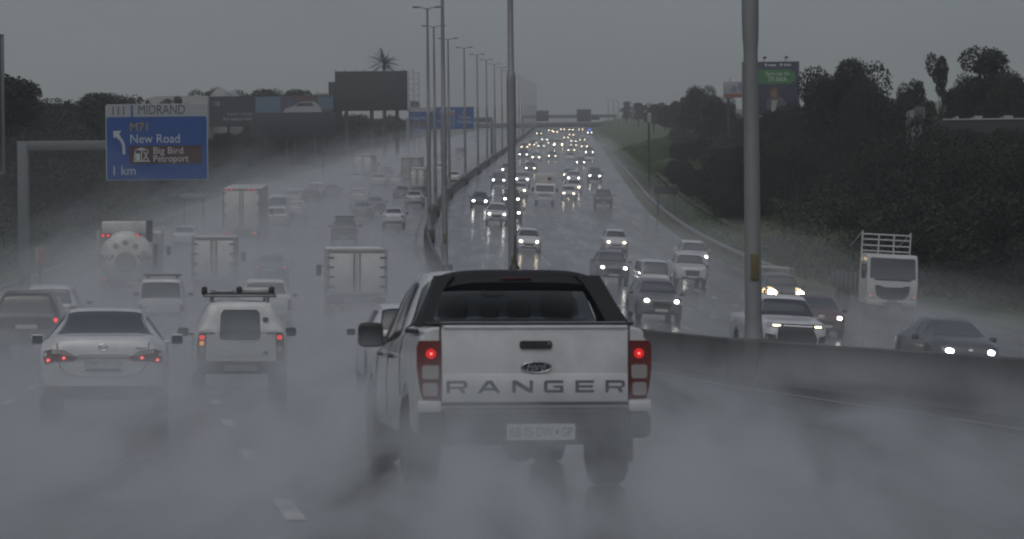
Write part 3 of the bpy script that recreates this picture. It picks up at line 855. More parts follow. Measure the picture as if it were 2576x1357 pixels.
    for sg in (1, -1):
        MB().rbox((sg*.83, Y+.02, .56), (.20, .26, .20), .05, 2).build('bumper_corner', PLASTIC, t)
        MB().rbox((sg*.845, Y+.01, .715), (.19, .1, .10), .02, 2).build('bumper_end', WHITE, t)
    p = MB().prism(rrect(-.252, .294, .455, .582, .01), Y-.186, Y-.172).build('number_plate', PLATE, t)
    mb = MB(); text_mb(mb, 'KB 05 DW', -.225, .115, .482, .556, Y-.188); text_mb(mb, 'GP', .185, .27, .482, .556, Y-.188)
    mb.prism(ell(.150, .52, .016, .018, 10), Y-.188, Y-.187)
    mb.build('lettering', INK, p)
    MB().tube((-.72, -1.48, .39), (.72, -1.48, .39), .05, n=10).lathe([(.02, -.16), (.11, -.13), (.155, -.04), (.155, .04), (.11, .13), (.02, .16)], 16, Matrix.Translation((.05, -1.52, .36)) @ Matrix.Rotation(R(90), 4, 'X')).build('rear_axle', PLASTIC, t)
    MB().tube((.48, -2.55, .46), (.48, -1.2, .46), .04, n=10).rbox((-.25, -2.2, .50), (.9, .6, .12), .05).build('exhaust', PLASTIC, t)
    MB().rbox((0, -1.0, .50), (1.3, 3.2, .14), .04).build('chassis', PLASTIC, t)
    for yw in (-1.48, 1.74):
        for sg in (1, -1): wheel(t, sg*.795, yw, .39, .27)
    for sg in (1, -1):
        for yw in (-1.98, 1.22):
            MB().rbox((sg*.80, yw, .36), (.26, .02, .28), .008).build('mud_flap', RUBBER, t)
        o = MB().rbox((sg*.985, .98, 1.245), (.235, .13, .23), .055, 3).tube((sg*.82, 1.0, 1.18), (sg*.92, .99, 1.19), .05, .045, 8).build('mirror', PLASTIC, t)
        MB().prism(rrect(sg*.985-.10, sg*.985+.10, 1.155, 1.335, .04), .908, .914).build('mirror_glass', GLASS, o)
        for y in (-.30, .72): MB().rbox((sg*.925, y, 1.075), (.05, .16, .035), .015).build('door_handle', PLASTIC, t)
    # front grille and lamps (out of sight but there)
    for sg in (1, -1):
        poly = [(.46, .86), (.74, .90), (.80, 1.04), (.54, 1.0)]
        b.face(poly if sg > 0 else mir(poly), 1, .012).build('headlight', HEAD_OFF, t)
    b.face([(-.44, .96), (-.40, .62), (.40, .62), (.44, .96)], 1, .012).build('grille', PLASTIC, t)
    # roof aerial
    MB().lathe([(.055, 1.822), (.05, 1.835), (.022, 1.865), (.018, 1.89)], 14, Matrix.Translation((.10, -.86, .01))).tube((.10, -.86, 1.88), (.10, -.90, 2.13), .008, .004, 8).build('aerial', PLASTIC, t)
    t['L'] = 5.36
    return t
place(hero_pickup(), 1347, 20.55)

# ------------------------------------------------------------------ the white saloon
def hero_sedan():
    t, b = build_car('sedan_car', 'sedan', WHITE, 'white saloon with four lit red tail lamps and plate RTMC 177 GP', 'car', plates=False, rear=False, glass=GLASSL)
    Y = -2.31
    for sg in (1, -1):
        q = lambda P: P if sg > 0 else mir(P)
        o = b.face(q([(.335, .79), (.40, .745), (.66, .74), (.775, .70), (.80, .76), (.80, .87), (.70, .905), (.50, .885)]), -1, .014, .06).build('tail_light', mat('tail_lens_dark', (.11, .012, .014), rough=.2, coat=.5), t)
        b.face(q([(.36, .80), (.58, .835), (.69, .845), (.69, .90), (.50, .882)]), -1, .018, .05).build('reversing_lens', LCLEAR, o)
        b.face(q([(.675, .735), (.69, .735), (.70, .90), (.685, .90)]), -1, .020, .05).build('seam', PLASTIC, o)
        for x, z in ((.525, .785), (.735, .755)):
            k = b.face(ell(sg*x, z, .034, .030, 12), -1, .022, .03).build('bulb', mat('tail_glow', (.5, .02, .02), rough=.3, emit=(1, .03, .03), estr=.55), o)
            b.face(ell(sg*x, z, .011, .011, 10), -1, .027, .02).build('filament', mat('tail_filament', (.8, .3, .3), emit=(1, .25, .22), estr=3.0), o)
        b.face(q(rrect(.60, .72, .345, .375, .01)), -1, .012, .04).build('reflector', LRED, t)
    # lid seam
    S = [(-.62, .99), (-.61, .90), (-.60, .75), (-.57, .66), (-.50, .58), (-.36, .535), (-.2, .525), (.2, .525), (.36, .535), (.50, .58), (.57, .66), (.60, .75), (.61, .90), (.62, .99)]
    mb = MB()
    for a, c in zip(S[:-1], S[1:]):
        mb.tube((a[0], b.end(a[0], a[1], -1)-.002, a[1]), (c[0], b.end(c[0], c[1], -1)-.002, c[1]), .006, n=6)
    mb.build('lid_seam', PLASTIC, t)
    b.face([(-.34, .79), (.34, .79), (.36, .815), (.33, .835), (-.33, .835), (-.36, .815)], -1, .035, .05).build('lid_trim', SILVER, t)
    p = b.face(rrect(-.265, .265, .63, .765, .01), -1, .022, .05, flat=True).build('number_plate', PLATE, t)
    yp = min(v.co.y for v in p.data.vertices)
    b.face(rrect(-.24, .24, .612, .640, .005), -1, .026, .05, flat=True).build('plate_holder', PLASTIC, p)
    mb = MB()
    text_mb(mb, 'RTMC 177', -.245, .085, .655, .742, yp-.002); text_mb(mb, 'GP', .165, .245, .655, .742, yp-.002)
    mb.prism(ell(.125, .70, .017, .013, 10), yp-.002, yp-.001)
    mb.build('lettering', INK, p)
    e = MB()
    yb = b.end(0, .93, -1)-.012
    def ring(cx, cz, rx, rz, r):
        E = ell(cx, cz, rx, rz, 24)
        for a, c in zip(E, E[1:]+E[:1]): e.tube((a[0], yb, a[1]), (c[0], yb, c[1]), r, n=6)
    ring(0, .93, .060, .041, .006); ring(0, .951, .040, .016, .005); ring(0, .93, .017, .038, .005)
    e.build('emblem', CHROME, t)
    MB().prism(rrect(.44, .575, .912, .926, .006), b.end(.5, .92, -1)-.012, b.end(.5, .92, -1)+.01).build('badge', CHROME, t)
    MB().rbox((0, Y+.10, .30), (1.30, .3, .16), .05).build('valance', PLASTIC, t)
    b.face([(-.74, .40), (.74, .40), (.72, .425), (-.72, .425)], -1, .02, .05).build('bumper_lip', WHITE, t)
    MB().tube((.35, Y-.03, .24), (.35, Y+.5, .26), .035, n=12).rbox((.15, Y+.55, .27), (.7, .35, .15), .06).build('exhaust', PLASTIC, t)
    for sg in (1, -1):
        MB().rbox((sg*.545, -.25, 1.462), (.02, 1.2, .008), .003).build('roof_seam', PLASTIC, t)
    return t
place(hero_sedan(), 259, 35.1)

# ------------------------------------------------------------------ white canopied bakkie with ladders on the rack
def canopy_bakkie():
    spec = dict(L=4.4, top=[(-2.2,1.06),(-2.18,1.10),(-2.05,1.50),(-1.95,1.56),(-.5,1.58),(.1,1.55),(.45,1.46),(1.05,1.04),(1.4,.98),(1.95,.88),(2.15,.76),(2.2,.62)],
        belt=[(-2.2,1.02),(-2.0,1.04),(0,.98),(1.05,.93),(1.9,.82),(2.2,.58)], bot=[(-2.2,.44),(-2.0,.34),(0,.28),(2.0,.26),(2.2,.34)],
        w=[(-2.2,.76),(-2.12,.80),(-1.8,.825),(1,.825),(1.8,.80),(2.08,.72),(2.2,.58)], wt=[(-2.2,.73),(-2.05,.56),(0,.57),(.45,.55),(1.05,.68),(1.9,.62),(2.2,.48)],
        wheels=[(-1.3,.30),(1.4,.30)], rw=(-2.17,-2.06), ws=(.47,1.03), sw=[(-.35,.75,-.35,.33)], mir=(.62,1.0), gr=(.30,.36,.58))
    t, b = build_car('canopy_pickup', 'van', WHITE2, 'white half tonne pickup with a tall canopy and ladders strapped on its roof rack', 'pickup truck', spec=spec, plates=False, rear=False, mirrors=False)
    for o in list(t.children):
        if o.name.startswith('rear_window'): bpy.data.objects.remove(o)
    def slab(P, out, name, m, par=t):
        return b.face(P, -1, out, .05).build(name, m, par)
    slab([(-.46, .62), (.46, .62), (.46, 1.25), (.40, 1.47), (-.40, 1.47), (-.46, 1.25)], .012, 'rear_door', WHITE2)
    slab([(-.335, .90), (-.365, .96), (-.345, 1.34), (-.29, 1.415), (.27, 1.415), (.325, 1.36), (.335, .95), (.30, .89)], .022, 'rear_window', GLASSL)
    slab(rrect(.38, .47, 1.21, 1.28, .01), .04, 'hinge', PLASTIC); slab(rrect(.38, .47, .64, .70, .01), .03, 'hinge', PLASTIC)
    slab(rrect(-.70, -.36, 1.005, 1.02, .004), .012, 'seam', PLASTIC); slab(rrect(.36, .70, 1.005, 1.02, .004), .012, 'seam', PLASTIC)
    for sg in (1, -1):
        P = [(.60, .50), (.755, .50), (.75, .80), (.72, 1.0), (.60, 1.0)]
        o = b.face(P if sg > 0 else mir(P), -1, .016).build('tail_light', mat('lamp_cluster_grey', (.06, .03, .03), rough=.3), t)
        b.face(rrect(sg*.665-.045, sg*.665+.045, .90, .975, .02), -1, .022).build('bulb', mat('brake_glow', (.4, .03, .03), emit=(1, .05, .04), estr=1.0), o)
        if sg < 0: b.face(rrect(-.71, -.63, .80, .875, .01), -1, .022).build('indicator', mat('amber_glow', (.4, .2, .03), emit=(1, .33, .06), estr=1.0), o)
        b.face(rrect(sg*.665-.04, sg*.665+.04, .69, .775, .01), -1, .02).build('reversing_lens', LCLEAR, o)
        mirror_part(t, sg*.80, .62, 1.0, PLASTIC, sx=.2, sz=.16)
    MB().rbox((0, -2.24, .42), (1.46, .14, .22), .05).build('rear_bumper', PLASTIC, t)
    p = MB().prism(rrect(-.28, .28, .36, .47, .01), -2.326, -2.31).build('number_plate', PLATEF, t)
    roof_rack(t, .60, -1.9, .2, 1.655, n=4, m=STEEL)
    return t, b
cb, _ = canopy_bakkie(); place(cb, 606, 44.5)
def ladder():
    t = thing('ladder', 'dark folded ladder strapped on the roof rack of the white canopied pickup', 'ladder')
    mb = MB()
    for x in (-.46, -.12): mb.rbox((x, 0, .04), (.05, 2.3, .07), .012)
    for k in range(8): mb.tube((-.46, -1.05+.3*k, .04), (-.12, -1.05+.3*k, .04), .016, n=8)
    mb.build('ladder_frame', STEEL, t)
    mb = MB()
    for x in (-.62, -.02, .54): mb.rbox((x, -1.05, .05), (.10, .10, .15), .03)
    mb.tube((-.60, -1.1, -.01), (.60, -1.1, -.01), .028, n=10)
    mb.build('strap', PLASTIC, t)
    MB().rbox((.26, -.2, .06), (.5, 1.6, .10), .04).build('load_board', WHITE2, t)
    t.location = cb.location + Vector((.0, 0, 0)); t.rotation_euler = cb.rotation_euler
    M = cb.rotation_euler.to_matrix()
    t.location = cb.location + M @ Vector((0, -.8, 1.69))
ladder()
# ------------------------------------------------------------------ lorries
CHEV = None
def chevron_mat():
    global CHEV
    if CHEV: return CHEV
    m = bpy.data.materials.new('chevron_board'); m.use_nodes = True; CHEV = m; nt = m.node_tree; b = nt.nodes['Principled BSDF']
    tc = _n(nt, 'ShaderNodeTexCoord'); sp = _n(nt, 'ShaderNodeSeparateXYZ'); nt.links.new(tc.outputs['Object'], sp.inputs[0])
    ad = _n(nt, 'ShaderNodeMath'); ad.operation = 'ADD'; nt.links.new(sp.outputs[0], ad.inputs[0]); nt.links.new(sp.outputs[2], ad.inputs[1])
    ml = _n(nt, 'ShaderNodeMath'); ml.operation = 'MULTIPLY'; ml.inputs[1].default_value = 2.6; nt.links.new(ad.outputs[0], ml.inputs[0])
    fr = _n(nt, 'ShaderNodeMath'); fr.operation = 'FRACT'; nt.links.new(ml.outputs[0], fr.inputs[0])
    gt = _n(nt, 'ShaderNodeMath'); gt.operation = 'GREATER_THAN'; gt.inputs[1].default_value = .5; nt.links.new(fr.outputs[0], gt.inputs[0])
    mx = _n(nt, 'ShaderNodeMix'); mx.data_type = 'RGBA'; mx.inputs[6].default_value = (.22, .03, .025, 1); mx.inputs[7].default_value = (.38, .30, .16, 1)
    nt.links.new(gt.outputs[0], mx.inputs[0]); nt.links.new(mx.outputs[2], b.inputs['Base Color']); b.inputs['Roughness'].default_value = .4
    return m
BOXM = mat('cargo_box_white', (.47, .47, .455), rough=.5, var=.06, vscale=.6, dirt=(.20, .18, .15), dirt_amt=.5, dscale=.9)
BOXR = mat('cargo_box_ribbed', (.52, .53, .54), rough=.5, var=.08, vscale=.5)
def truck_wheels(t, W, ys, r=.5, rear_double=True):
    for y in ys:
        for sg in (1, -1): wheel(t, sg*(W/2-.20), y, r, .34)
def cab(t, W, y0, y1, z0, z1, m, lamps=None):
    """a forward-control cab from y0 (back) to y1 (front)"""
    h = z1-z0
    prof = [(y0, z0), (y1-.10, z0), (y1, z0+.12), (y1, z0+h*.45), (y1-.06, z0+h*.50), (y1-.30, z1-.14), (y1-.5, z1), (y0+.1, z1), (y0, z1-.1)]
    mb = MB(); n = len(prof)
    rows = []
    for k, xx in ((0, -.5), (1, -.485), (2, 0), (3, .485), (4, .5)):
        s = 1 if abs(xx) < .5 else .0
        cyc, czc = (y0+y1)/2, (z0+z1)/2
        f = 1.0 if abs(xx) < .5 else .965
        rows.append([(xx*W, cyc+(y-cyc)*f, czc+(z-czc)*f) for y, z in prof])
    vs = [p for r_ in rows for p in r_]; fs = []
    for i in range(4):
        for j in range(n): fs.append((i*n+j, i*n+(j+1) % n, (i+1)*n+(j+1) % n, (i+1)*n+j))
    fs += [tuple(range(n)), tuple(range(4*n, 5*n))]
    c = mb.add(vs, fs).build('cab', m, t, smooth=30)
    yz = lambda z: y1-.06-.24*(z-(z0+h*.5))/(h*.5-.14)
    za, zb = z0+h*.515, z1-.17
    ww = W*.455
    P = [(-ww, za+.06), (-ww*.96, za), (ww*.96, za), (ww, za+.06), (ww*.97, zb-.05), (ww*.93, zb), (-ww*.93, zb), (-ww*.97, zb-.05)]
    n2 = len(P)
    MB().add([(x, yz(z)+.015, z) for x, z in P] + [(x, yz(z)-.05, z) for x, z in P], [tuple(range(n2)), tuple(range(n2, 2*n2))[::-1]] + [(i, n2+i, n2+(i+1) % n2, (i+1) % n2) for i in range(n2)]).build('windscreen', GLASS, t)
    for sg in (1, -1):
        q = [(y0+.25, za), (y1-.22, za), (y1-.38, zb), (y0+.25, zb)]
        MB().add([(sg*(W/2+.006), a, b_) for a, b_ in q] + [(sg*(W/2-.05), a, b_) for a, b_ in q], [(0, 1, 2, 3), (4, 5, 6, 7), (0, 1, 5, 4), (1, 2, 6, 5), (2, 3, 7, 6), (3, 0, 4, 7)]).build('side_window', GLASS, t)
        mb = MB().rbox((sg*(W/2+.20), y1-.05, za+.18), (.20, .10, .42), .04).tube((sg*W*.47, y1-.2, za+.36), (sg*(W/2+.2), y1-.06, za+.34), .018, n=6)
        mb.build('mirror', PLASTIC, t)
    return c
def box_truck(label, W=2.45, H=2.6, L=6.5, z0=1.1, group=None, ribbed=False, top_lamps=False, tails=True, chev=True, m=None, name='box_truck'):
    """seen from behind: cargo box with two hinged doors, bumper board, cab beyond"""
    t = thing(name, label, 'truck', group=group)
    m = m or (BOXR if ribbed else BOXM)
    y0 = -L/2-1.0; y1 = y0+L
    MB().rbox((0, (y0+y1)/2, z0+H/2), (W, L, H), .04, 2).build('cargo_box', m, t)
    fr = MB()
    for sg in (1, -1): fr.rbox((sg*(W/2-.05), y0-.01, z0+H/2), (.10, .06, H), .015)
    fr.rbox((0, y0-.012, z0+H-.06), (W-.2, .06, .12), .015); fr.rbox((0, y0-.012, z0+.05), (W-.2, .06, .10), .015)
    fr.build('door_frame', mat('door_frame_grey', (.26, .265, .27), rough=.5), t)
    for sg in (1, -1):
        d = MB().rbox((sg*(W/4-.04), y0-.012, z0+H/2-.02), (W/2-.15, .035, H-.26), .012).build('rear_door', mat('cargo_door_lightened', (.62, .62, .60), rough=.5, var=.06, vscale=.6, dirt=(.30, .28, .25), dirt_amt=.5, dscale=1.3) if m is BOXM else m, t)  # door white made lighter than the box to offset weaker light on rear faces
        mb = MB()
        mb.tube((sg*.10, y0-.045, z0+.15), (sg*.10, y0-.045, z0+H-.15), .022, n=8)
        for k in range(4): mb.rbox((sg*(W/2-.16), y0-.04, z0+.3+(H-.6)*k/3), (.22, .03, .06), .01)
        mb.build('locking_bar', PLASTIC, d)
    MB().rbox((0, (y0+y1)/2+.6, z0-.18), (.9, L+2.0, .28), .04).build('chassis', PLASTIC, t)
    o = MB().rbox((0, y0+.05, z0-.42), (W-.1, .10, .26), .02).build('rear_bumper', chevron_mat() if chev else PLASTIC, t)
    for sg in (1, -1):
        l = MB().rbox((sg*(W/2-.42), y0-.02, z0-.22), (.42, .08, .13), .02).build('tail_light', LRED, t)
        if tails:
            for dx in (-.09, .09): MB().tube((sg*(W/2-.42)+dx, y0-.075, z0-.22), (sg*(W/2-.42)+dx, y0-.055, z0-.22), .055, n=10).build('bulb', LRED_ON, l)
    if top_lamps:
        for x in (-1.0, -.66, .5, .84): MB().tube((x*W/2.45, y0-.06, z0+H-.06), (x*W/2.45, y0-.03, z0+H-.06), .035, n=8).build('marker_lamp', LRED_ON, t)
    cab(t, W*.96, y1+.1, y1+1.9, .55, 2.75, WHITE)
    truck_wheels(t, W, (y0+1.4, y1+1.0), .48)
    t['L'] = L+2.0
    return t
place(box_truck('small pale box truck with closed double doors just beyond the white hatchback', W=2.16, H=1.62, L=4.2, z0=1.10, tails=False), 898, 91)
place(box_truck('tall white box truck with red marker lamps along its roof edge', W=2.5, H=2.75, L=9, z0=1.10, top_lamps=True, chev=False), 608, 172)
place(box_truck('pale box truck dim in the spray behind the tall white box truck', W=1.9, H=1.9, L=4.4, z0=1.0, tails=False), 538, 112)
place(box_truck('far pale box truck beyond a small white car with a dark mark on its door', W=2.4, H=2.2, L=6, z0=1.0, tails=False, chev=False), 913, solve_D(391, 3.2, 913))
place(box_truck('far grey box truck with a dark framed rear, smaller pale box truck just before it', W=2.3, H=2.3, L=6, z0=1.0, tails=False, chev=False, m=mat('cargo_grey', (.30, .30, .29), rough=.6)), 1034, solve_D(400, 3.3))
place(box_truck('small pale box truck with a dark frame in front of the far grey box truck', W=1.6, H=1.9, L=4, z0=.9, tails=False, chev=False), 1050, solve_D(428, 2.85))

def tanker():
    t = thing('tanker_truck', 'white tanker truck with a round ribbed rear and four lit red lamps up high', 'truck')
    TK = mat('tank_white', (.60, .60, .57), rough=.35, coat=.3, var=.1, vscale=1.0, dirt=(.22, .19, .15), dirt_amt=.7, dscale=1.2)
    y0, y1, zc, r = -4.2, 1.6, 1.95, 1.20
    M = Matrix.Translation((0, 0, zc)) @ Matrix.Rotation(R(-90), 4, 'X')
    MB().lathe([(.05, y0-.42), (.45, y0-.39), (.85, y0-.27), (1.08, y0-.10), (1.17, y0+.02), (r, y0+.14), (r, y1-.1), (1.1, y1+.1), (.5, y1+.3), (.05, y1+.32)], 40, M).build('tank', TK, t, smooth=50)
    mb = MB()
    for k in range(5):
        y = y0+.2+k*1.3; mb.lathe([(r, y-.03), (r+.03, y-.03), (r+.03, y+.03), (r, y+.03)], 40, M)
    mb.build('tank_ring', STEEL, t)
    # round hatches, checkered band
    d = MB()
    d.lathe([(.02, -.04), (.42, -.03), (.45, .0), (.45, .1), (.02, .1)], 24, Matrix.Translation((0, y0-.45, zc-.18)) @ Matrix.Rotation(R(-90), 4, 'X'))
    d.build('rear_hatch', mat('hatch_grey', (.27, .27, .265), rough=.5), t)
    d = MB()
    for x, z in ((-.42, .52), (0, .66), (.42, .52), (.78, .18), (.88, -.5)):
        yy = y0-.455+.25*(x*x+z*z)
        d.lathe([(.01, -.03), (.11, -.03), (.13, .03), (.01, .03)], 14, Matrix.Translation((x, yy, zc+z)) @ Matrix.Rotation(R(-90), 4, 'X'))
    d.build('valve', mat('valve_grey', (.33, .32, .31), rough=.5), t)
    q = MB()
    for i in range(-9, 10):
        for j in range(2):
            if (i+j) % 2 == 0 and abs(i) > 4:
                x = i*.115
                yy = y0-.445+.26*(x*x)
                q.box((x, yy, zc-.06+.11*j), (.11, .03, .11))
    q.build('checkered_band', mat('check_black', (.12, .12, .12), rough=.5), t)
    # top cabinet with lit lamps
    MB().rbox((-.10, y0+.5, zc+1.32), (1.95, .9, .55), .06).build('top_cabinet', TK, t)
    MB().rbox((.98, y0+.6, zc+1.15), (.28, .9, .95), .08).build('hose_box', PLASTIC, t)
    for x in (-1.0, -.78, .30, .52):
        o = MB().rbox((x, y0-.02, zc+.97), (.2, .12, .18), .03).build('lamp_housing', PLASTIC, t)
        MB().tube((x, y0-.10, zc+.97), (x, y0-.075, zc+.97), .075, n=12).build('bulb', mat('tanker_lamp', (.4, .03, .03), emit=(1, .08, .06), estr=.9), o)
    MB().tube((-1.22, y0+.1, zc+.3), (-1.22, y0+.1, zc+1.2), .07, n=10).build('vent_pipe', TK, t)
    MB().rbox((1.26, y0+.4, zc+.15), (.16, .5, .9), .05).build('mirror', PLASTIC, t)
    MB().rbox((0, -1.0, .85), (1.0, 8.4, .3), .05).build('chassis', PLASTIC, t)
    o = MB().rbox((0, y0-.25, .72), (2.3, .10, .26), .02).build('rear_bumper', chevron_mat(), t)
    for sg in (1, -1):
        l = MB().rbox((sg*.92, y0-.31, .98), (.34, .06, .13), .02).build('tail_light', LRED, t)
        MB().tube((sg*.92, y0-.37, .98), (sg*.92, y0-.35, .98), .06, n=10).build('bulb', mat('tanker_lamp', (.4, .03, .03)), l)
    cab(t, 2.35, 2.3, 4.3, .6, 3.0, WHITE)
    truck_wheels(t, 2.4, (-3.0, -1.7, 3.4), .5)
    t['L'] = 9.2
    return t
place(tanker(), 316, 114)

def cage_truck():
    t = thing('flatbed_truck', 'white lorry with a pale tubular rack above its cab and a dark open load bed', 'truck')
    W = 2.36
    CW = paint('dull_white', (.44, .45, .45))
    c = cab(t, W, 2.2, 4.1, .62, 2.92, CW)
    Y = 4.1
    g = [(-.82, 1.50), (-.60, 1.50), (-.40, 1.42), (.40, 1.42), (.60, 1.50), (.82, 1.50), (.74, 1.05), (.52, .86), (-.52, .86), (-.74, 1.05)]
    MB().prism(g, Y-.05, Y+.02).build('grille', PLASTIC, t)
    for z in (1.02, 1.16, 1.30): pass
    bmp = MB().rbox((0, Y-.03, .70), (W-.06, .22, .26), .06, 3).build('front_bumper', CW, t)
    MB().rbox((0, Y+.085, .68), (.9, .02, .09), .01).build('grille', PLASTIC, bmp)
    for sg in (1, -1):
        P = [(.62, .78), (1.08, .84), (1.08, 1.06), (.92, 1.04)]
        P = P if sg > 0 else mir(P)
        MB().prism(P, Y-.04, Y+.02).build('headlight', HEAD_OFF, t)
        MB().prism(rrect(sg*1.02-.03, sg*1.02+.03, .98, 1.03, .01), Y+.02, Y+.03).build('indicator', LAMB_ON, t)
    MB().prism(rrect(-.85, .85, 1.72, 1.80, .02), Y-.08, Y-.015).build('wiper_panel', PLASTIC, t)
    # headboard rack
    rk = MB()
    for z in (3.02, 3.28, 3.56, 3.80): rk.tube((-1.1, 2.15, z), (1.1, 2.15, z), .035, n=8)
    for x in (-1.14, -.36, .36, 1.14): rk.tube((x, 2.15, 1.1), (x, 2.15, 3.95 if abs(x) > 1 else 3.82), .04, n=8)
    for sg in (1, -1): rk.tube((sg*1.14, 2.1, 3.9), (sg*1.14, -.5, 3.15), .03, n=8)
    rk.build('rack', mat('rack_white', (.46, .46, .46), rough=.45), t)
    MB().rbox((0, -1.2, 1.15), (2.4, 6.4, .14), .03).build('load_bed', PLASTIC, t)
    for sg in (1, -1):
        d = MB().rbox((sg*1.2, -1.2, 1.55), (.05, 6.4, .72), .02).build('drop_side', mat('dropside_dark', (.04, .042, .045), rough=.5), t)
        mb = MB()
        for k in range(6): mb.rbox((sg*1.235, 1.6-1.1*k, 1.55), (.03, .10, .76), .01)
        mb.build('stanchion', mat('stanchion_grey', (.25, .25, .25), rough=.5), d)
    MB().rbox((0, -.4, .85), (.9, 8.6, .28), .04).build('chassis', PLASTIC, t)
    truck_wheels(t, W, (3.1, -1.9, -3.1), .5)
    p = MB().prism(rrect(-.26, .26, .76, .86, .01), Y+.085, Y+.095).build('number_plate', PLATEF, t)
    t['L'] = 8.4
    return t
place(cage_truck(), 2243, 119, oncoming=True)

def front_box_truck(label, D=None, logo=True, W=2.0, H=2.9, lamps=False, xi=0, wind=True, cabm=None, boxm=None):
    t = thing('delivery_truck', label, 'truck')
    cab(t, W*.97, 1.0, 2.75, .45, 2.05, cabm or WHITE)
    MB().rbox((0, -1.4, .85+(H-.85)/2), (W, 4.6, H-.85), .05).build('cargo_box', boxm or BOXM, t)
    MB().rbox((0, -.6, .7), (.8, 5.8, .24), .04).build('chassis', PLASTIC, t)
    MB().rbox((0, 2.73, .55), (W*.94, .16, .24), .05).build('front_bumper', cabm or WHITE, t)
    MB().rbox((0, 2.755, .90), (W*.62, .02, .10), .01).build('grille', PLASTIC, t)
    for sg in (1, -1):
        o = MB().rbox((sg*W*.37, 2.745, .76), (.30, .06, .17), .04).build('headlight', HEAD_OFF, t)
        if lamps: MB().tube((sg*W*.37, 2.78, .76), (sg*W*.37, 2.80, .76), .11, n=12).build('bulb', {'big': HEAD_BIG, 'warm': HEAD_Y}[lamps], o)
    if logo:
        e = MB().prism(ell(-.40, 2.50, .24, .135, 20), .905, .93).build('emblem', mat('logo_red', (.20, .03, .03), rough=.5), t)
        MB().prism(ell(-.40, 2.47, .15, .05, 14), .93, .935).build('emblem_mark', mat('logo_dark', (.02, .02, .03), rough=.5), e)
        mb = MB(); text_mb(mb, 'RTT', .0, .52, 2.43, 2.56, 0)
        mb2 = MB().add([(.56-p[0], .915, p[2]) for p in mb.v], mb.f)
        mb2.build('lettering', mat('logo_ink', (.06, .06, .07), rough=.5), t)
    truck_wheels(t, W, (1.9, -2.2), .40)
    t['L'] = 5.5
    return t
place(front_box_truck('white delivery truck with a dark oval logo above its cab, coming down the middle lane'), 1370, solve_D(512, .15, 1370), oncoming=True)
# ------------------------------------------------------------------ the rest of the traffic
PROTO = {}
PA = dict(white=WHITE, white2=WHITE2, silver=SILVER, grey=GREY, dark=DARK, black=BLACKP, blue=BLUEP, red=REDP, graphite=GREYGREEN)
NAMES = dict(offroad='suv_car', sedan='sedan_car', hatch='hatchback_car', suv='suv_car', pickup='pickup_truck', van='minibus')
CATS = dict(offroad='car', sedan='car', hatch='car', suv='car', pickup='pickup truck', van='van')
def get(kind, colour, lamps='off', tails='off', detail=1, rack=False, big=1.0):
    key = (kind, colour, lamps, tails, detail, rack)
    if key not in PROTO:
        t, b = build_car(NAMES[kind], kind, PA[colour], 'x', CATS[kind], lamps=lamps, tails=tails, detail=detail,
                         front=(lamps != 'none'), lampr=.085 if detail > 1 else .10, plates=True)
        if kind == 'pickup' and tails != 'none' and detail > 1:
            MB().rbox((0, -2.615, .89), (1.44, .04, .52), .02).build('tailgate', PA[colour], t)
        if rack:
            z = float(b.top(0))+.09; roof_rack(t, float(b.wt(0))*.98, -1.0, .45, z, n=4)
        index_kids(t); PROTO[key] = [t, False]
    e = PROTO[key]
    if not e[1]: e[1] = True; return e[0]
    return copy_tree(e[0])
HTOP = dict(offroad=1.75, sedan=1.46, hatch=1.52, suv=1.70, pickup=1.80, van=1.98)
def add(kind, colour, xi, how, val, label, oncoming=False, lamps='off', tails='off', detail=1, rack=False, group=None, sc=1.0, yaw=0.0):
    t = get(kind, colour, lamps, tails, detail, rack)
    if how == 'D': D = val
    elif how == 'L': D = solve_D(val, SPEC[kind]['lamp'][1]*sc, xi)
    elif how == 'R': D = solve_D(val, HTOP[kind]*sc, xi)
    place(t, xi, D, oncoming=oncoming, yaw=yaw)
    t.scale = (sc, sc, sc)
    tag(t, label, None, group or ('vehicles coming down the oncoming lanes' if oncoming else 'vehicles driving away up the outbound lanes'))
    return t
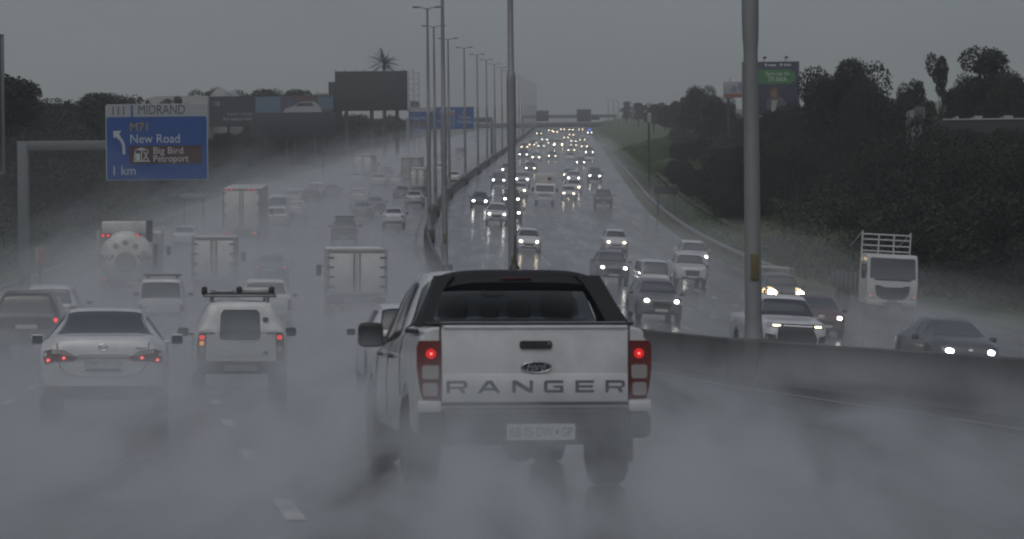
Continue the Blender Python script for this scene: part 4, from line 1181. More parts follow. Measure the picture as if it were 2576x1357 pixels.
OUT = [
 ('suv', 'dark', 66, 'D', 65, 'dark SUV with lit red tail lamps just ahead of the white saloon', dict(tails='on', detail=2)),
 ('suv', 'white', 122, 'D', 78, 'white SUV half hidden by the dark SUV', dict(detail=2)),
 ('offroad', 'white', 405, 'D', 88, 'narrow white off-roader with a black roof rack in front of the tanker', dict(rack=True, detail=2)),
 ('pickup', 'white', 668, 'D', 84, 'white vehicle with a rounded back window just beyond the canopied pickup with ladders', dict(detail=2, sc=.98)),
 ('sedan', 'blue', 682, 'D', 131, 'blue grey car dim in the spray beyond the white vehicle with a rounded window', dict(tails='on', detail=2)),
 ('hatch', 'white', 1043, 'D', 47, 'white hatchback half hidden behind the mirror of the white double cab pickup', dict(detail=2)),
 ('sedan', 'white', 462, 'D', 168, 'white saloon between the tanker and the tall white box truck', dict(detail=2)),
 ('pickup', 'white', 691, 'R', 523, 'white vehicle close beside the tall white box truck', {}),
 ('hatch', 'white', 743, 'R', 507, 'white hatchback with a large dark back window beyond the tall white box truck', {}),
 ('van', 'white', 699, 'R', 492, 'white minibus with a lit red lamp, beyond the white hatchback by the tall box truck', dict(tails='on')),
 ('suv', 'white', 736, 'R', 475, 'white SUV directly beyond the white minibus', {}),
 ('suv', 'dark', 781, 'R', 476, 'dark car beside the white SUV, following the guardrail', {}),
 ('suv', 'white', 794, 'R', 459, 'white car beyond the dark car along the guardrail', {}),
 ('sedan', 'dark', 832, 'R', 466, 'faint dark car alone between the guardrail and the white hatchback with three red lamps', {}),
 ('hatch', 'white', 900, 'R', 475, 'white hatchback with three lit red lamps in the middle of the spray', dict(tails='on')),
 ('sedan', 'grey', 910, 'R', 510, 'grey saloon with only its dark rear window showing above the spray', {}),
 ('sedan', 'graphite', 941, 'R', 497, 'dark saloon fading in the spray next to the grey saloon', {}),
 ('sedan', 'white', 989, 'R', 526, 'white saloon with dull red lamps low in the spray', {}),
 ('sedan', 'silver', 1041, 'R', 482, 'pale saloon with a bright roof edge close to the thick lamp post', {}),
 ('pickup', 'graphite', 865, 'R', 553, 'grey vehicle with small bars on its roof, beyond the small pale box truck', dict(rack=True)),
 ('sedan', 'white', 894, 'R', 435, 'far white saloon below the box truck with the dark mark on its door', {}),
 ('sedan', 'white2', 960, 'R', 432, 'far white car just beyond a low pale tailboard', {}),
 ('pickup', 'white2', 951, 'R', 437, 'far pale vehicle with a low wide tailboard', {}),
 ('hatch', 'white2', 994, 'R', 441, 'far white car next to the low pale tailboard', {}),
 ('sedan', 'dark', 969, 'R', 420, 'far dark car between two box trucks', {}),
 ('sedan', 'graphite', 1015, 'R', 436, 'far dark car just in front of the far grey box truck', {}),
 ('sedan', 'white2', 1104, 'R', 413, 'far white car glimpsed between the close pair of lamp posts', {}),
 ('sedan', 'white', 1140, 'R', 433, 'far white car showing just past the close pair of lamp posts', {}),
 ('suv', 'dark', 1107, 'R', 386, 'far dark vehicle between the lamp posts, beyond the white one', {}),
 ('hatch', 'white2', 1064, 'R', 381, 'tiny white car near the top of the outbound lanes', {}),
 ('van', 'grey', 1157, 'R', 372, 'faint grey van below the blue gantry sign', {}),
 ('hatch', 'silver', 1142, 'R', 392, 'faint pale car just before the grey van below the blue gantry sign', {}),
 ('sedan', 'dark', 1010, 'R', 470, 'faint dark car in the spray beyond the pale saloon', {}),
]
for k, c, x, how, v, lab, kw in OUT: add(k, c, x, how, v, lab, **kw)
W_, Y_, B_ = 'white', 'warm', 'cold'
ONC = [
 ('suv', 'white', 1249, 'L', 539, 'white SUV with headlamps and fog lamps lit, just short of the grey lamp post', dict(lamps=W_, detail=2)),
 ('hatch', 'white', 1330, 'L', 608, 'white car with warm headlamps reflected in the road just past the grey lamp post', dict(lamps=Y_, detail=2)),
 ('hatch', 'white', 1550, 'L', 610, 'white hatchback with warm headlamps ahead of a dark car in the same lane', dict(lamps=Y_, detail=2)),
 ('pickup', 'grey', 1543, 'L', 674, 'grey vehicle with two white lamps, in front of the white hatchback', dict(lamps=W_, detail=2)),
 ('van', 'white', 1651, 'R', 657, 'white minibus without lamps just beyond a dark car', dict(lamps='off', detail=2, sc=.9)),
 ('suv', 'grey', 1663, 'L', 758, 'dark grey car with two white lamps just before the unlit white minibus', dict(lamps=W_, detail=2)),
 ('pickup', 'white', 1750, 'L', 645, 'white pickup close behind another white pickup along the guardrail side', dict(lamps=W_, detail=2)),
 ('pickup', 'white', 1741, 'R', 640, 'white pickup without lamps closely followed by another white pickup', dict(lamps='off', detail=2)),
 ('sedan', 'dark', 1206, 'L', 506, 'dark boxy vehicle with two small lamps beside the median', dict(lamps=W_)),
 ('suv', 'dark', 1286, 'L', 501, 'dark vehicle behind the grey lamp post with a lamp showing either side of it', dict(lamps=W_)),
 ('suv', 'dark', 1286, 'L', 535, 'dark vehicle mostly hidden by the grey lamp post, nearer one', dict(lamps=W_)),
 ('suv', 'graphite', 1254, 'L', 453.5, 'dark SUV with cold bluish headlamps beside the median', dict(lamps=B_)),
 ('sedan', 'grey', 1275, 'L', 427, 'grey car with one lamp showing beside the grey lamp post', dict(lamps=W_)),
 ('hatch', 'white', 1306, 'L', 479, 'white car emerging from behind the grey lamp post with one lamp showing', dict(lamps=Y_)),
 ('pickup', 'white', 1313, 'L', 451, 'pale vehicle with a bright white lamp beyond the white delivery truck', dict(lamps=B_)),
 ('sedan', 'graphite', 1334, 'L', 423.5, 'dark saloon with two small warm lamps beyond the white delivery truck', dict(lamps=Y_)),
 ('hatch', 'white', 1430.5, 'L', 487, 'small white hatchback with warm lamps and long reflections beside the white delivery truck', dict(lamps=Y_, detail=2, sc=.95)),
 ('sedan', 'white', 1443.5, 'L', 471, 'white car close behind the small white hatchback', dict(lamps=Y_)),
 ('suv', 'white', 1443, 'L', 448.5, 'white SUV with slim bright headlamps', dict(lamps=W_)),
 ('sedan', 'silver', 1431, 'L', 440, 'silver car partly behind the white SUV with slim headlamps', dict(lamps=Y_)),
 ('suv', 'dark', 1496, 'L', 443, 'black SUV with a roof rack and two bright lamps', dict(lamps=W_, rack=True)),
 ('suv', 'dark', 1518, 'R', 478, 'black SUV without lit lamps, nearest to the guardrail in its row', dict(lamps='off', detail=2)),
 ('sedan', 'dark', 1460.5, 'L', 408.5, 'dark car with two bright lamps beyond the white SUV', dict(lamps=W_)),
 ('suv', 'dark', 1316, 'L', 389, 'dark vehicle with two lamps just past the grey lamp post, far up the road', dict(lamps=W_)),
 ('hatch', 'white', 1348, 'L', 396, 'white hatchback with warm lamps beyond the delivery truck', dict(lamps=Y_)),
 ('sedan', 'graphite', 1389, 'L', 392.5, 'dark car with two warm lamps below the truck with brilliant lamps', dict(lamps=Y_)),
 ('sedan', 'grey', 1361, 'L', 367.5, 'grey car with two lamps beside the truck with brilliant lamps', dict(lamps=W_)),
 ('pickup', 'dark', 1482.5, 'L', 383, 'dark pickup with two white lamps at the side of the row', dict(lamps=W_)),
 ('hatch', 'white', 1484, 'R', 387, 'white car without lamps just in front of the dark pickup', dict(lamps='off')),
 ('hatch', 'white', 1434, 'R', 384, 'white car without lamps, in front of one with a single warm lamp', dict(lamps='off')),
 ('sedan', 'white', 1437, 'L', 378, 'white car with a single warm lamp in the queue', dict(lamps=Y_)),
 ('hatch', 'white', 1469.5, 'L', 368.5, 'white hatchback with two warm lamps in the dense far queue', dict(lamps=Y_)),
 ('sedan', 'white', 1442.5, 'L', 355, 'far white car with two bright lamps', dict(lamps=W_)),
 ('sedan', 'grey', 1465, 'L', 352, 'far grey car next to the white car with two bright lamps', dict(lamps=Y_)),
 ('sedan', 'grey', 1442.5, 'L', 365, 'far grey car right below the white car with two bright lamps', dict(lamps=Y_)),
 ('sedan', 'grey', 1319, 'L', 370, 'far grey car with doubled warm lamps next to the median', dict(lamps=Y_)),
 ('suv', 'white', 1370, 'L', 351, 'far white vehicle before the truck with brilliant lamps', dict(lamps=W_)),
 ('hatch', 'white', 1467, 'R', 336, 'far white car without lamps near the white patrol car', dict(lamps='off')),
 ('suv', 'white', 1484, 'L', 334, 'white patrol car with a blue beacon lit on its roof', dict(lamps=W_)),
]
for k, c, x, how, v, lab, kw in ONC: PC = add(k, c, x, how, v, lab, oncoming=True, **kw)
o = MB().rbox((0, 0, 1.77), (.7, .25, .12), .05).build('light_bar', BLUELED, PC)
# headlamp pairs far up the slope, nothing else of the cars to be seen
far = [(1343.5, 359.5), (1338, 364), (1356, 336), (1385, 328.5), (1415, 325.5), (1437, 326.5), (1437.5, 339), (1424, 346), (1461, 326), (1386, 359), (1397, 332)]
for i, (x, y) in enumerate(far):
    add(('sedan', 'hatch', 'suv')[i % 3], ('white', 'grey', 'dark', 'silver')[i % 4], x, 'L', max(y, 322.5), 'tiny far vehicle of which little more than warm headlamps shows near the crest', oncoming=True, lamps=Y_, group='far headlamp pairs near the crest')
# truck with brilliant driving lamps
place(front_box_truck('far truck with two brilliant warm lamps in the middle of the oncoming queue', logo=False, W=2.3, H=3.2, lamps='big'), 1404, solve_D(364, .76, 1404), oncoming=True)

# ---- nearest oncoming vehicles over the barrier
def strip_lamp_pickup():
    t, b = build_car('pickup_truck', 'pickup', WHITE, 'white pickup with slim yellowish strip lamps beside the thick lamp post', 'pickup truck', front=False, rear=False)
    for sg in (1, -1):
        P = [(.46, .93), (.80, .90), (.84, 1.06), (.54, 1.03)]
        o = b.face(P if sg > 0 else mir(P), 1, .02).build('headlight', HEAD_OFF, t)
        b.face(rrect(sg*.57-.10, sg*.57+.10, .945, .985, .015), 1, .03).build('light_strip', mat('strip_lamp', (.8, .8, .6), emit=(1, .95, .62), estr=6), o)
        P = [(.58, .52), (.84, .56), (.84, .74), (.60, .70)]
        b.face(P if sg > 0 else mir(P), 1, .015).build('fog_lamp', PLASTIC, t)
    b.face([(-.52, 1.02), (-.44, .88), (-.56, .62), (-.50, .46), (.50, .46), (.56, .62), (.44, .88), (.52, 1.02)], 1, .03).build('grille', PLASTIC, t)
    b.face(rrect(-.40, .40, .955, .985, .01), 1, .045).build('grille_bar', CHROME, t)
    MB().tube((0, .3, 1.79), (0, .25, 1.95), .012, .006, 8).build('aerial', PLASTIC, t)
    return t
place(strip_lamp_pickup(), 2003, 70, oncoming=True)
def rack_pickup():
    t, b = build_car('pickup_truck', 'pickup', GREY, 'dim grey pickup with a ladder rack and two dazzling warm lamps', 'pickup truck', front=False, rear=False, detail=2)
    for sg in (1, -1):
        o = b.face(ell(sg*.66, .95, .26, .23, 16), 1, .02).build('headlight', HEAD_HALO, t)  # wide glowing disc stands in for the glare halo around the bulb
        b.face(ell(sg*.66, .95, .17, .15, 14), 1, .04).build('bulb', HEAD_BIG, o)
    b.face([(-.42, .98), (-.40, .60), (.40, .60), (.42, .98)], 1, .012).build('grille', PLASTIC, t)
    mb = MB()
    for y in (-2.4, -1.2, .1): mb.path([(-.80, y, 1.2), (-.74, y, 2.0), (.74, y, 2.0), (.80, y, 1.2)], .03, 8)
    for sg in (1, -1): mb.tube((sg*.74, -2.5, 2.0), (sg*.74, .2, 2.0), .025, n=8)
    mb.build('ladder_rack', STEEL, t)
    return t
place(rack_pickup(), 1977, 118, oncoming=True)
t, b = build_car('hatchback_car', 'hatch', REDP, 'dark red car with one lamp lit, mostly behind the white pickup with strip lamps', 'car', lamps='white', rear=False)
place(t, 2075, 96, oncoming=True)
def coupe():
    spec = dict(L=4.3, top=[(-2.15,.98),(-2.1,1.02),(-1.6,1.24),(-.9,1.40),(-.3,1.43),(.2,1.40),(.6,1.28),(1.15,1.0),(1.5,.93),(1.95,.80),(2.12,.66),(2.15,.55)],
        wt=[(-2.15,.62),(-1.6,.56),(-.3,.55),(.5,.55),(1.15,.70),(1.9,.62),(2.15,.48)], belt=[(-2.15,.9),(-1.5,.98),(0,.90),(1.15,.86),(1.9,.74),(2.15,.50)], bot=[(-2.15,.36),(-1.8,.22),(0,.18),(1.9,.20),(2.15,.28)],
        w=[(-2.15,.74),(-2.05,.82),(-1.5,.89),(0,.885),(1.5,.87),(2.0,.76),(2.15,.60)], wheels=[(-1.3,.33),(1.3,.33)], rw=(-2.0,-1.55), ws=(.58,1.14), sw=[(-1.2,-.2,-.9,-.2),(-.12,.86,-.12,.38)],
        hl=[(.40, .58),(.66,.60),(.70,.68),(.48,.64)], lamp=(.53,.62), gr=(.42,.30,.44), mir=(.62,.92))
    t, b = build_car('hatchback_car', 'hatch', mat('paint_charcoal', (.035, .037, .042), rough=.3, coat=.7), 'dark grey low coupe with two cold white lamps, passing behind the concrete barrier', 'car', spec=spec, lamps='cold', rear=False, glass=GLASSL)
    b.face(ell(0, .66, .06, .03, 14), 1, .02).build('badge', CHROME, t)
    return t
place(coupe(), 2440, 64, oncoming=True)
# ------------------------------------------------------------------ trees
def leaf_mat(name, c):
    m = bpy.data.materials.new(name); m.use_nodes = True; nt = m.node_tree; b = nt.nodes['Principled BSDF']
    g = _n(nt, 'ShaderNodeNewGeometry'); r = _n(nt, 'ShaderNodeMapRange'); nt.links.new(g.outputs['Random Per Island'], r.inputs[0])
    r.inputs[3].default_value = .75; r.inputs[4].default_value = 1.25
    tc = _n(nt, 'ShaderNodeTexCoord'); tx = _n(nt, 'ShaderNodeTexNoise'); tx.inputs['Scale'].default_value = .35; nt.links.new(tc.outputs['Object'], tx.inputs['Vector'])
    r2 = _n(nt, 'ShaderNodeMapRange'); r2.inputs[1].default_value = .3; r2.inputs[2].default_value = .7; r2.inputs[3].default_value = .6; r2.inputs[4].default_value = 1.4
    nt.links.new(tx.outputs[0], r2.inputs[0])
    mu = _n(nt, 'ShaderNodeMath'); mu.operation = 'MULTIPLY'; nt.links.new(r.outputs[0], mu.inputs[0]); nt.links.new(r2.outputs[0], mu.inputs[1])
    vm = _n(nt, 'ShaderNodeVectorMath'); vm.operation = 'SCALE'; vm.inputs[0].default_value = c; nt.links.new(mu.outputs[0], vm.inputs['Scale'])
    nt.links.new(vm.outputs[0], b.inputs['Base Color']); b.inputs['Roughness'].default_value = .6; b.inputs['Specular IOR Level'].default_value = .25
    return m
LEAF = leaf_mat('leaves_dark', (.014, .021, .012)); LEAF2 = leaf_mat('leaves_olive', (.020, .029, .012)); BUSH = leaf_mat('leaves_bush', (.020, .029, .014))
BARK = mat('bark', (.06, .05, .04), rough=.9, var=.4, vscale=4, bump=.6)
def leaves(centres, radii, n, size, rng, squash=.8, shell=.55):
    """small leaf clumps spread through a set of lobes"""
    k = rng.integers(0, len(centres), n)
    d = rng.normal(size=(n, 3)); d /= np.linalg.norm(d, axis=1)[:, None]
    rad = shell + (1-shell)*rng.random(n)**.6
    rad *= 1+.06*np.clip(rng.normal(size=n), -2, 1.5)
    P = np.array(centres)[k] + d*(np.array(radii)[k]*rad)[:, None]*np.array([1, 1, squash])
    a = rng.normal(size=(n, 3)); a /= np.linalg.norm(a, axis=1)[:, None]
    b = np.cross(a, rng.normal(size=(n, 3))); b /= np.linalg.norm(b, axis=1)[:, None]
    s = size*(.6+.8*rng.random(n))[:, None]
    V = np.stack([P-a*s*.5-b*s*.22, P+a*s*.1-b*s*.5, P+a*s*.6+b*s*.1, P-a*s*.05+b*s*.5], 1).reshape(-1, 3)
    F = np.arange(4*n).reshape(n, 4)
    return V, F
def raw_mesh(name, V, F, m):
    me = bpy.data.meshes.new(name); me.from_pydata(V.tolist(), [], F.tolist()); me.update(); me.materials.append(m); return me
def tree(kind, seed):
    rng = np.random.default_rng(seed)
    t = thing('tree', 'x', 'tree')
    H = 10.0
    tr = MB()
    cs, rs = [], []
    if kind == 'round':
        for i in range(26):
            a = rng.random()*6.283; r = 3.6*math.sqrt(rng.random()); z = 3.6+5.0*rng.random()
            r *= math.sqrt(max(.05, 1-((z-5.6)/4.4)**2)); cs.append((r*math.cos(a), r*math.sin(a), z)); rs.append(1.0+.9*rng.random())
        n, sz = 22000, .17
    elif kind == 'tall':
        for i in range(26):
            a = rng.random()*6.283; z = 2.6+7.0*rng.random(); r = 2.1*rng.random()*(1.15-abs(z-5)/7); cs.append((r*math.cos(a), r*math.sin(a), z)); rs.append(.7+.75*rng.random())
        n, sz = 18000, .165
    elif kind == 'loose':
        for i in range(11):
            a = rng.random()*6.283; r = 2.8*rng.random(); z = 5.0+4.4*rng.random(); cs.append((r*math.cos(a), r*math.sin(a), z)); rs.append(.55+.6*rng.random())
        n, sz = 7000, .165
    else:
        for i in range(22):
            a = rng.random()*6.283; r = 4.6*math.sqrt(rng.random()); z = 1.6+3.4*rng.random()*(1.1-r/6); cs.append((r*math.cos(a), r*math.sin(a), z)); rs.append(1.0+.8*rng.random())
        n, sz = 20000, .18
    tr.tube((0, 0, -.6), (0, .1, 2.6), .34, .26, 9); tr.tube((0, .1, 2.5), (.1, 0, 7.5 if kind != 'low' else 3.5), .25, .07, 8)
    for c in cs[::2]:
        z0 = 1.6+rng.random()*1.8
        tr.tube((0, 0, z0), (c[0]*.6, c[1]*.6, z0+(c[2]-z0)*.7), .11, .06, 6, cap=False); tr.tube((c[0]*.6, c[1]*.6, z0+(c[2]-z0)*.7), c, .06, .02, 6, cap=False)
    tr.build('trunk', BARK, t)
    V, F = leaves(cs, rs, n, sz, rng)
    o = bpy.data.objects.new('crown', raw_mesh('crown', V, F, LEAF)); COL.objects.link(o); o.parent = t
    index_kids(t)
    return t
TREES = {}
def get_tree(kind, k):
    key = (kind, k)
    if key not in TREES: TREES[key] = [tree(kind, 11+k*7+len(kind)), False]
    e = TREES[key]
    if not e[1]: e[1] = True; return e[0]
    return copy_tree(e[0])
TSEQ = [0]
def D_for(xi, u):
    """distance at which the line u beside the median crosses picture column xi"""
    lo, hi = 60.0, 900.0
    for _ in range(40):
        m = (lo+hi)/2
        if ((xi-CX)/FPX*m-float(xm(m)) < u) == (u > 0): lo = m
        else: hi = m
    return lo
def plant(kind, xi, D, ytop, label, wide=1.0, group=None, base=None, leaf=None):
    """a tree at picture column xi and distance D whose top shows at row ytop"""
    TSEQ[0] += 1
    o = get_tree(kind, TSEQ[0] % 2)
    X = (xi-CX)/FPX*D
    u = X-float(xm(D))
    zb = float(gz(np.clip(X, -80, 80), D)) + float(side_h(u, D)) - .2
    zt = z_at(ytop, X, D); X += BANK*((zb+zt)/2-EYE)
    h = max(2.5, zt-zb); s = h/(9.9 if kind != 'low' else 5.6)
    o.location = (X, D, zb); o.scale = (s*wide, s*wide, s); o.rotation_euler = (0, 0, random.random()*6.28)
    tag(o, label, None, group)
    if leaf: 
        for c in (o.children if o.children else []):
            pass
    return o
GR, GL_ = 'trees on the bank beyond the oncoming lanes', 'trees beyond the outbound guardrail'
rt = [('round', 2122, 190, 134, 'great round dark tree beside the tall navy billboard', .72), ('round', 2070, 186, 178, 'dark tree merging with the great round one on the billboard side', .42),
 ('round', 2178, 196, 176, 'dark tree merging with the great round one on the far side from the billboard', .44),
 ('low', 2306, 150, 303, 'low dark tree under the narrow white gable', .7), ('round', 2298, 190, 188, 'rounded tree standing apart between the great tree and the thin-stemmed one', .40), ('loose', 2372, 190, 140, 'sparse tree with bare stems and two tufts of leaves against the sky', .42),
 ('tall', 2488, 185, 140, 'tall conical tree with the highest top near the picture edge', 1.05), ('round', 2555, 180, 176, 'broad dark tree at the picture edge beside the conical tree', .62), ('round', 2420, 195, 208, 'dark bushy tree between the sparse tree and the conical tree', .60),
 ('round', 2452, 192, 186, 'rounded tree leaning against the conical tree on its billboard side', .55), ('round', 2528, 190, 168, 'rounded tree leaning against the conical tree on its far side', .55),
 ('round', 1750, 300, 212, 'big rounded tree above the slope beside the small pale billboard', .78), ('round', 1692, 310, 250, 'rounded tree on the shoulder of the slope below the big one', .85), ('round', 1806, 285, 236, 'tree directly under the small pale billboard', .7),
 ('round', 1606, 420, 256, 'dark tree at the road end of the wood', .9), ('round', 1645, 390, 258, 'dark tree second from the road end of the wood', .9), ('tall', 1576, 470, 258, 'last small dark tree before the far gantry leg', 1.1)]
for k, x, D, yt, lab, wd in rt: D = max(D, D_for(x, 32)) + (12 if x > 2280 and k != 'low' else 0); plant(k, x, D, yt, lab, wd, GR)
common_r = 'dark leafy tree within the unbroken wood beyond the oncoming lanes'
rr = np.random.default_rng(3)
def line_r(x):
    return float(np.interp(x, [1600, 1660, 1700, 1760, 1830, 1900, 1960, 2020, 2100, 2200, 2235, 2280, 2340, 2360, 2600], [275, 262, 262, 245, 270, 285, 296, 230, 205, 232, 246, 225, 300, 312, 308]))
for i in range(24):
    x = 1672+i*39.5+rr.random()*12
    plant('round', x, D_for(x, 33+rr.random()*4), line_r(x)+rr.random()*16, common_r, .72 if x > 2000 else .9, 'dark trees within the wood beyond the oncoming lanes')
for i in range(24):
    x = 1690+i*39+rr.random()*24
    plant(('round', 'low')[i % 3 == 0], x, D_for(x, 29.5+rr.random()*4), max(line_r(x)+25, 330)+rr.random()*70, common_r, .9, 'dark trees within the wood beyond the oncoming lanes')
for i in range(11):
    x = 1694+i*30+rr.random()*14
    plant('round', x, D_for(x, 26.0+rr.random()*2.5), 335+rr.random()*60+max(0, 1740-x)*.4, common_r, .8, 'dark trees within the wood beyond the oncoming lanes')
for i in range(10):
    x = 1700+i*20+rr.random()*10
    plant('low', x, D_for(x, 24.6+rr.random()), 570+(x-1700)*.44-95-rr.random()*35, 'low bushy tree at the foot of the wood beyond the oncoming lanes', .9, 'low trees at the foot of the wood')
for xx, yy in ((1925, 268), (1965, 262), (1995, 255)): plant('round', xx, 245, yy, common_r, .55, 'dark trees within the wood beyond the oncoming lanes')
for i in range(16):
    x = 1730+i*58+rr.random()*30; D = D_for(x, 27.5+rr.random()*4); yt = 430+rr.random()*80 - (60 if x < 1900 else 0)
    plant('low', x, D, yt, 'low bushy tree at the foot of the wood beyond the oncoming lanes', 1.1, 'low trees at the foot of the wood')
lt = [('tall', 20, 150, 214, 'dark tree beside the edge-on sign board', 1.6), ('round', 75, 165, 228, 'dark tree just above the cantilever arm of the town sign', 1.2), ('round', 130, 180, 248, 'dark tree beyond the cantilever post of the town sign', 1.1),
 ('round', 225, 260, 226, 'hazy rounded tree top rising over the cantilever arm', 1.5), ('round', 300, 300, 240, 'hazy tree just behind the town sign heading', 1.4), ('round', 345, 300, 244, 'hazy tree between the town sign and the pale warehouse roof', 1.2),
 ('round', 530, 420, 222, 'tree beside the pale domed roof', .9), ('round', 648, 430, 217, 'dark rounded tree above the colourful billboard', 1.1), ('round', 690, 430, 226, 'second dark tree above the colourful billboard', .9), ('round', 750, 430, 217, 'dark tree between the colourful billboard and the black billboard', 1.05),
 ('round', 790, 430, 232, 'small dark tree next to the black billboard', .8), ('loose', 452, 340, 243, 'small dark tuft in front of the pale warehouse roof', .8), ('tall', 1043, 480, 258, 'small tree under the scaffold of the black billboard', 1.0)]
for k, x, D, yt, lab, wd in lt: D = max(D, D_for(x, -31)); plant(k, x, D, yt, lab, wd, GL_)
for x, yt, wd in ((655, 318, 1.2), (720, 345, 1.2), (790, 348, 1.1), (850, 296, 1.0), (890, 292, .95), (925, 300, .9), (965, 308, .8), (1000, 318, .7), (560, 330, 1.1), (610, 335, 1.2)):
    plant('round', x, D_for(x, -29-rr.random()*3), yt, 'dark tree within the unbroken wood beyond the outbound guardrail', wd, 'dark trees within the wood beyond the outbound guardrail')
for i in range(11):
    x = 822+i*20+rr.random()*8
    plant('low', x, D_for(x, -25.8-rr.random()), 288+rr.random()*14, 'low bushy tree at the edge of the outbound wood', 1.25, 'low trees at the edge of the outbound wood')
for i in range(7):
    x = 640+i*30+rr.random()*10
    plant('round', x, D_for(x, -26.5-rr.random()*2)-8, 335+rr.random()*22, 'dark tree within the unbroken wood beyond the outbound guardrail', 1.1, 'dark trees within the wood beyond the outbound guardrail')
for i in range(24):
    x = 15+i*41+rr.random()*24; D = D_for(x, -31-rr.random()*12); yt = 300+rr.random()*70+(x > 880)*20
    plant(('round', 'low')[i % 3 == 0], x, D, yt, 'dark tree within the unbroken wood beyond the outbound guardrail', 1.2, 'dark trees within the wood beyond the outbound guardrail')
for i in range(10):
    x = 40+i*95+rr.random()*40; D = D_for(x, -27.5-rr.random()*4); yt = 395+rr.random()*50-(x > 800)*30
    plant('low', x, D, yt, 'low bushy tree at the edge of the outbound wood', 1.2, 'low trees at the edge of the outbound wood')
def undergrowth(name, u0, u1, D0, D1, n, hmax, seed, label, m, keep=None):
    rng = np.random.default_rng(seed)
    D = D0+(D1-D0)*rng.random(n)**1.3; u = u0+(u1-u0)*rng.random(n)
    X = xm(D)+u
    bump = .5+.5*np.sin(D*.23+np.sin(u*.4)*2)*np.sin(u*.33+D*.05+1.3)
    edge = np.clip((np.abs(u)-np.where(u > 0, edge_u(D)+1.5, 23.5))/6, 0, 1)+.05
    h = hmax*edge*(.35+.65*bump)*rng.random(n)**.6
    if keep is not None:
        k = keep(u, D); X, D, u, h = X[k], D[k], u[k], h[k]; n = len(X)
    z = gz(np.clip(X, -80, 80), D)+side_h(u, D)+h
    P = np.stack([X, D, z], 1)
    a = rng.normal(size=(n, 3)); a /= np.linalg.norm(a, axis=1)[:, None]
    b = np.cross(a, rng.normal(size=(n, 3))); b /= np.linalg.norm(b, axis=1)[:, None]
    s = .21*(.5+.9*rng.random(n))[:, None]
    V = np.stack([P-a*s*.5-b*s*.22, P+a*s*.1-b*s*.5, P+a*s*.6+b*s*.1, P-a*s*.05+b*s*.5], 1).reshape(-1, 3)
    o = bpy.data.objects.new(name, raw_mesh(name, V, np.arange(4*n).reshape(n, 4), m)); COL.objects.link(o)
    tag(o, label, 'undergrowth', None, 'stuff')
grass_gap = lambda u, D: (u > edge_u(D)+1.6) & ~((D > 175) & (u < 24+np.clip((D-175)/40, 0, 1)*5))
undergrowth('undergrowth', 22.2, 60, 90, 420, 230000, 3.2, 5, 'olive green scrub covering the bank beyond the oncoming lanes', LEAF2, grass_gap)
undergrowth('undergrowth', -60, -23.5, 90, 420, 150000, 2.6, 6, 'dark scrub below the trees beside the outbound lanes', BUSH)
def tufts(name, u0, u1, D0, D1, n, seed, label):
    rng = np.random.default_rng(seed)
    D = D0+(D1-D0)*rng.random(n)**1.5; u = u0+(u1-u0)*rng.random(n); X = xm(D)+u
    z = gz(X, D)+side_h(u, D)-.05
    k = (u < 0) | (u > edge_u(D)+1.1); D, u, X, z = D[k], u[k], X[k], z[k]; n = len(u)
    h = .12+.35*rng.random(n)**2; a = rng.random(n)*6.28; w_ = .10+.14*rng.random(n)
    dx, dy = np.cos(a)*w_, np.sin(a)*w_; lx, ly = rng.normal(size=n)*.1, rng.normal(size=n)*.1
    V = np.stack([np.stack([X-dx, D-dy, z], 1), np.stack([X+dx, D+dy, z], 1), np.stack([X+lx, D+ly, z+h], 1)], 1).reshape(-1, 3)
    o = bpy.data.objects.new(name, raw_mesh(name, V, np.arange(3*n).reshape(n, 3), leaf_mat('grass_blades', (.050, .082, .020)))); COL.objects.link(o)
    tag(o, label, 'grass', None, 'stuff')
tufts('grass', 20.9, 32, 90, 520, 40000, 9, 'wet green grass on the bank beside the oncoming lanes')
tufts('grass', -34, -20.8, 70, 420, 26000, 10, 'rough grass between the outbound guardrail and the dark wood')

def palm():
    D = 425; xi = 966; X = (xi-CX)/FPX*D
    zt = z_at(165, X, D); zb = float(gz(X, D)+side_h(X-xm(D), D))
    t = thing('palm_tree', 'palm tree with arching fronds showing over the top of the black billboard', 'palm tree', (X+BANK*(zt-EYE), D, zb))
    h = zt-zb
    MB().tube((0, 0, -.5), (0, 0, h*.5), .38, .30, 10).tube((0, 0, h*.5), (0, 0, h), .30, .34, 10).build('trunk', BARK, t)
    rng = np.random.default_rng(4); mb = MB()
    for i in range(34):
        a = rng.random()*6.283; el = R(-22+105*rng.random()**.8); L = 2.4+.7*rng.random()
        p = np.array([0, 0, h], float); d = np.array([math.cos(a)*math.cos(el), math.sin(a)*math.cos(el), math.sin(el)])
        side = np.array([-math.sin(a), math.cos(a), 0]); pts = []
        for k in range(11):
            pts.append(p.copy()); p = p+d*L/10; d = d+np.array([0, 0, -.10]); d /= np.linalg.norm(d)
        for k in range(10):
            wv = .05; mb.add([pts[k]-side*wv, pts[k]+side*wv, pts[k+1]+side*wv, pts[k+1]-side*wv], [(0, 1, 2, 3)])
            if k > 1:
                for s in (1, -1):
                    for q in (0, .5):
                        c = pts[k]*(1-q)+pts[k+1]*q; l = .62*(1-abs(k-5)/9)
                        mb.add([c, c+(pts[k+1]-pts[k])*.35, c+side*s*l+np.array([0, 0, -.22*l])+(pts[k+1]-pts[k])*.9], [(0, 1, 2)])
    mb.build('crown', LEAF, t, smooth=0)
palm()

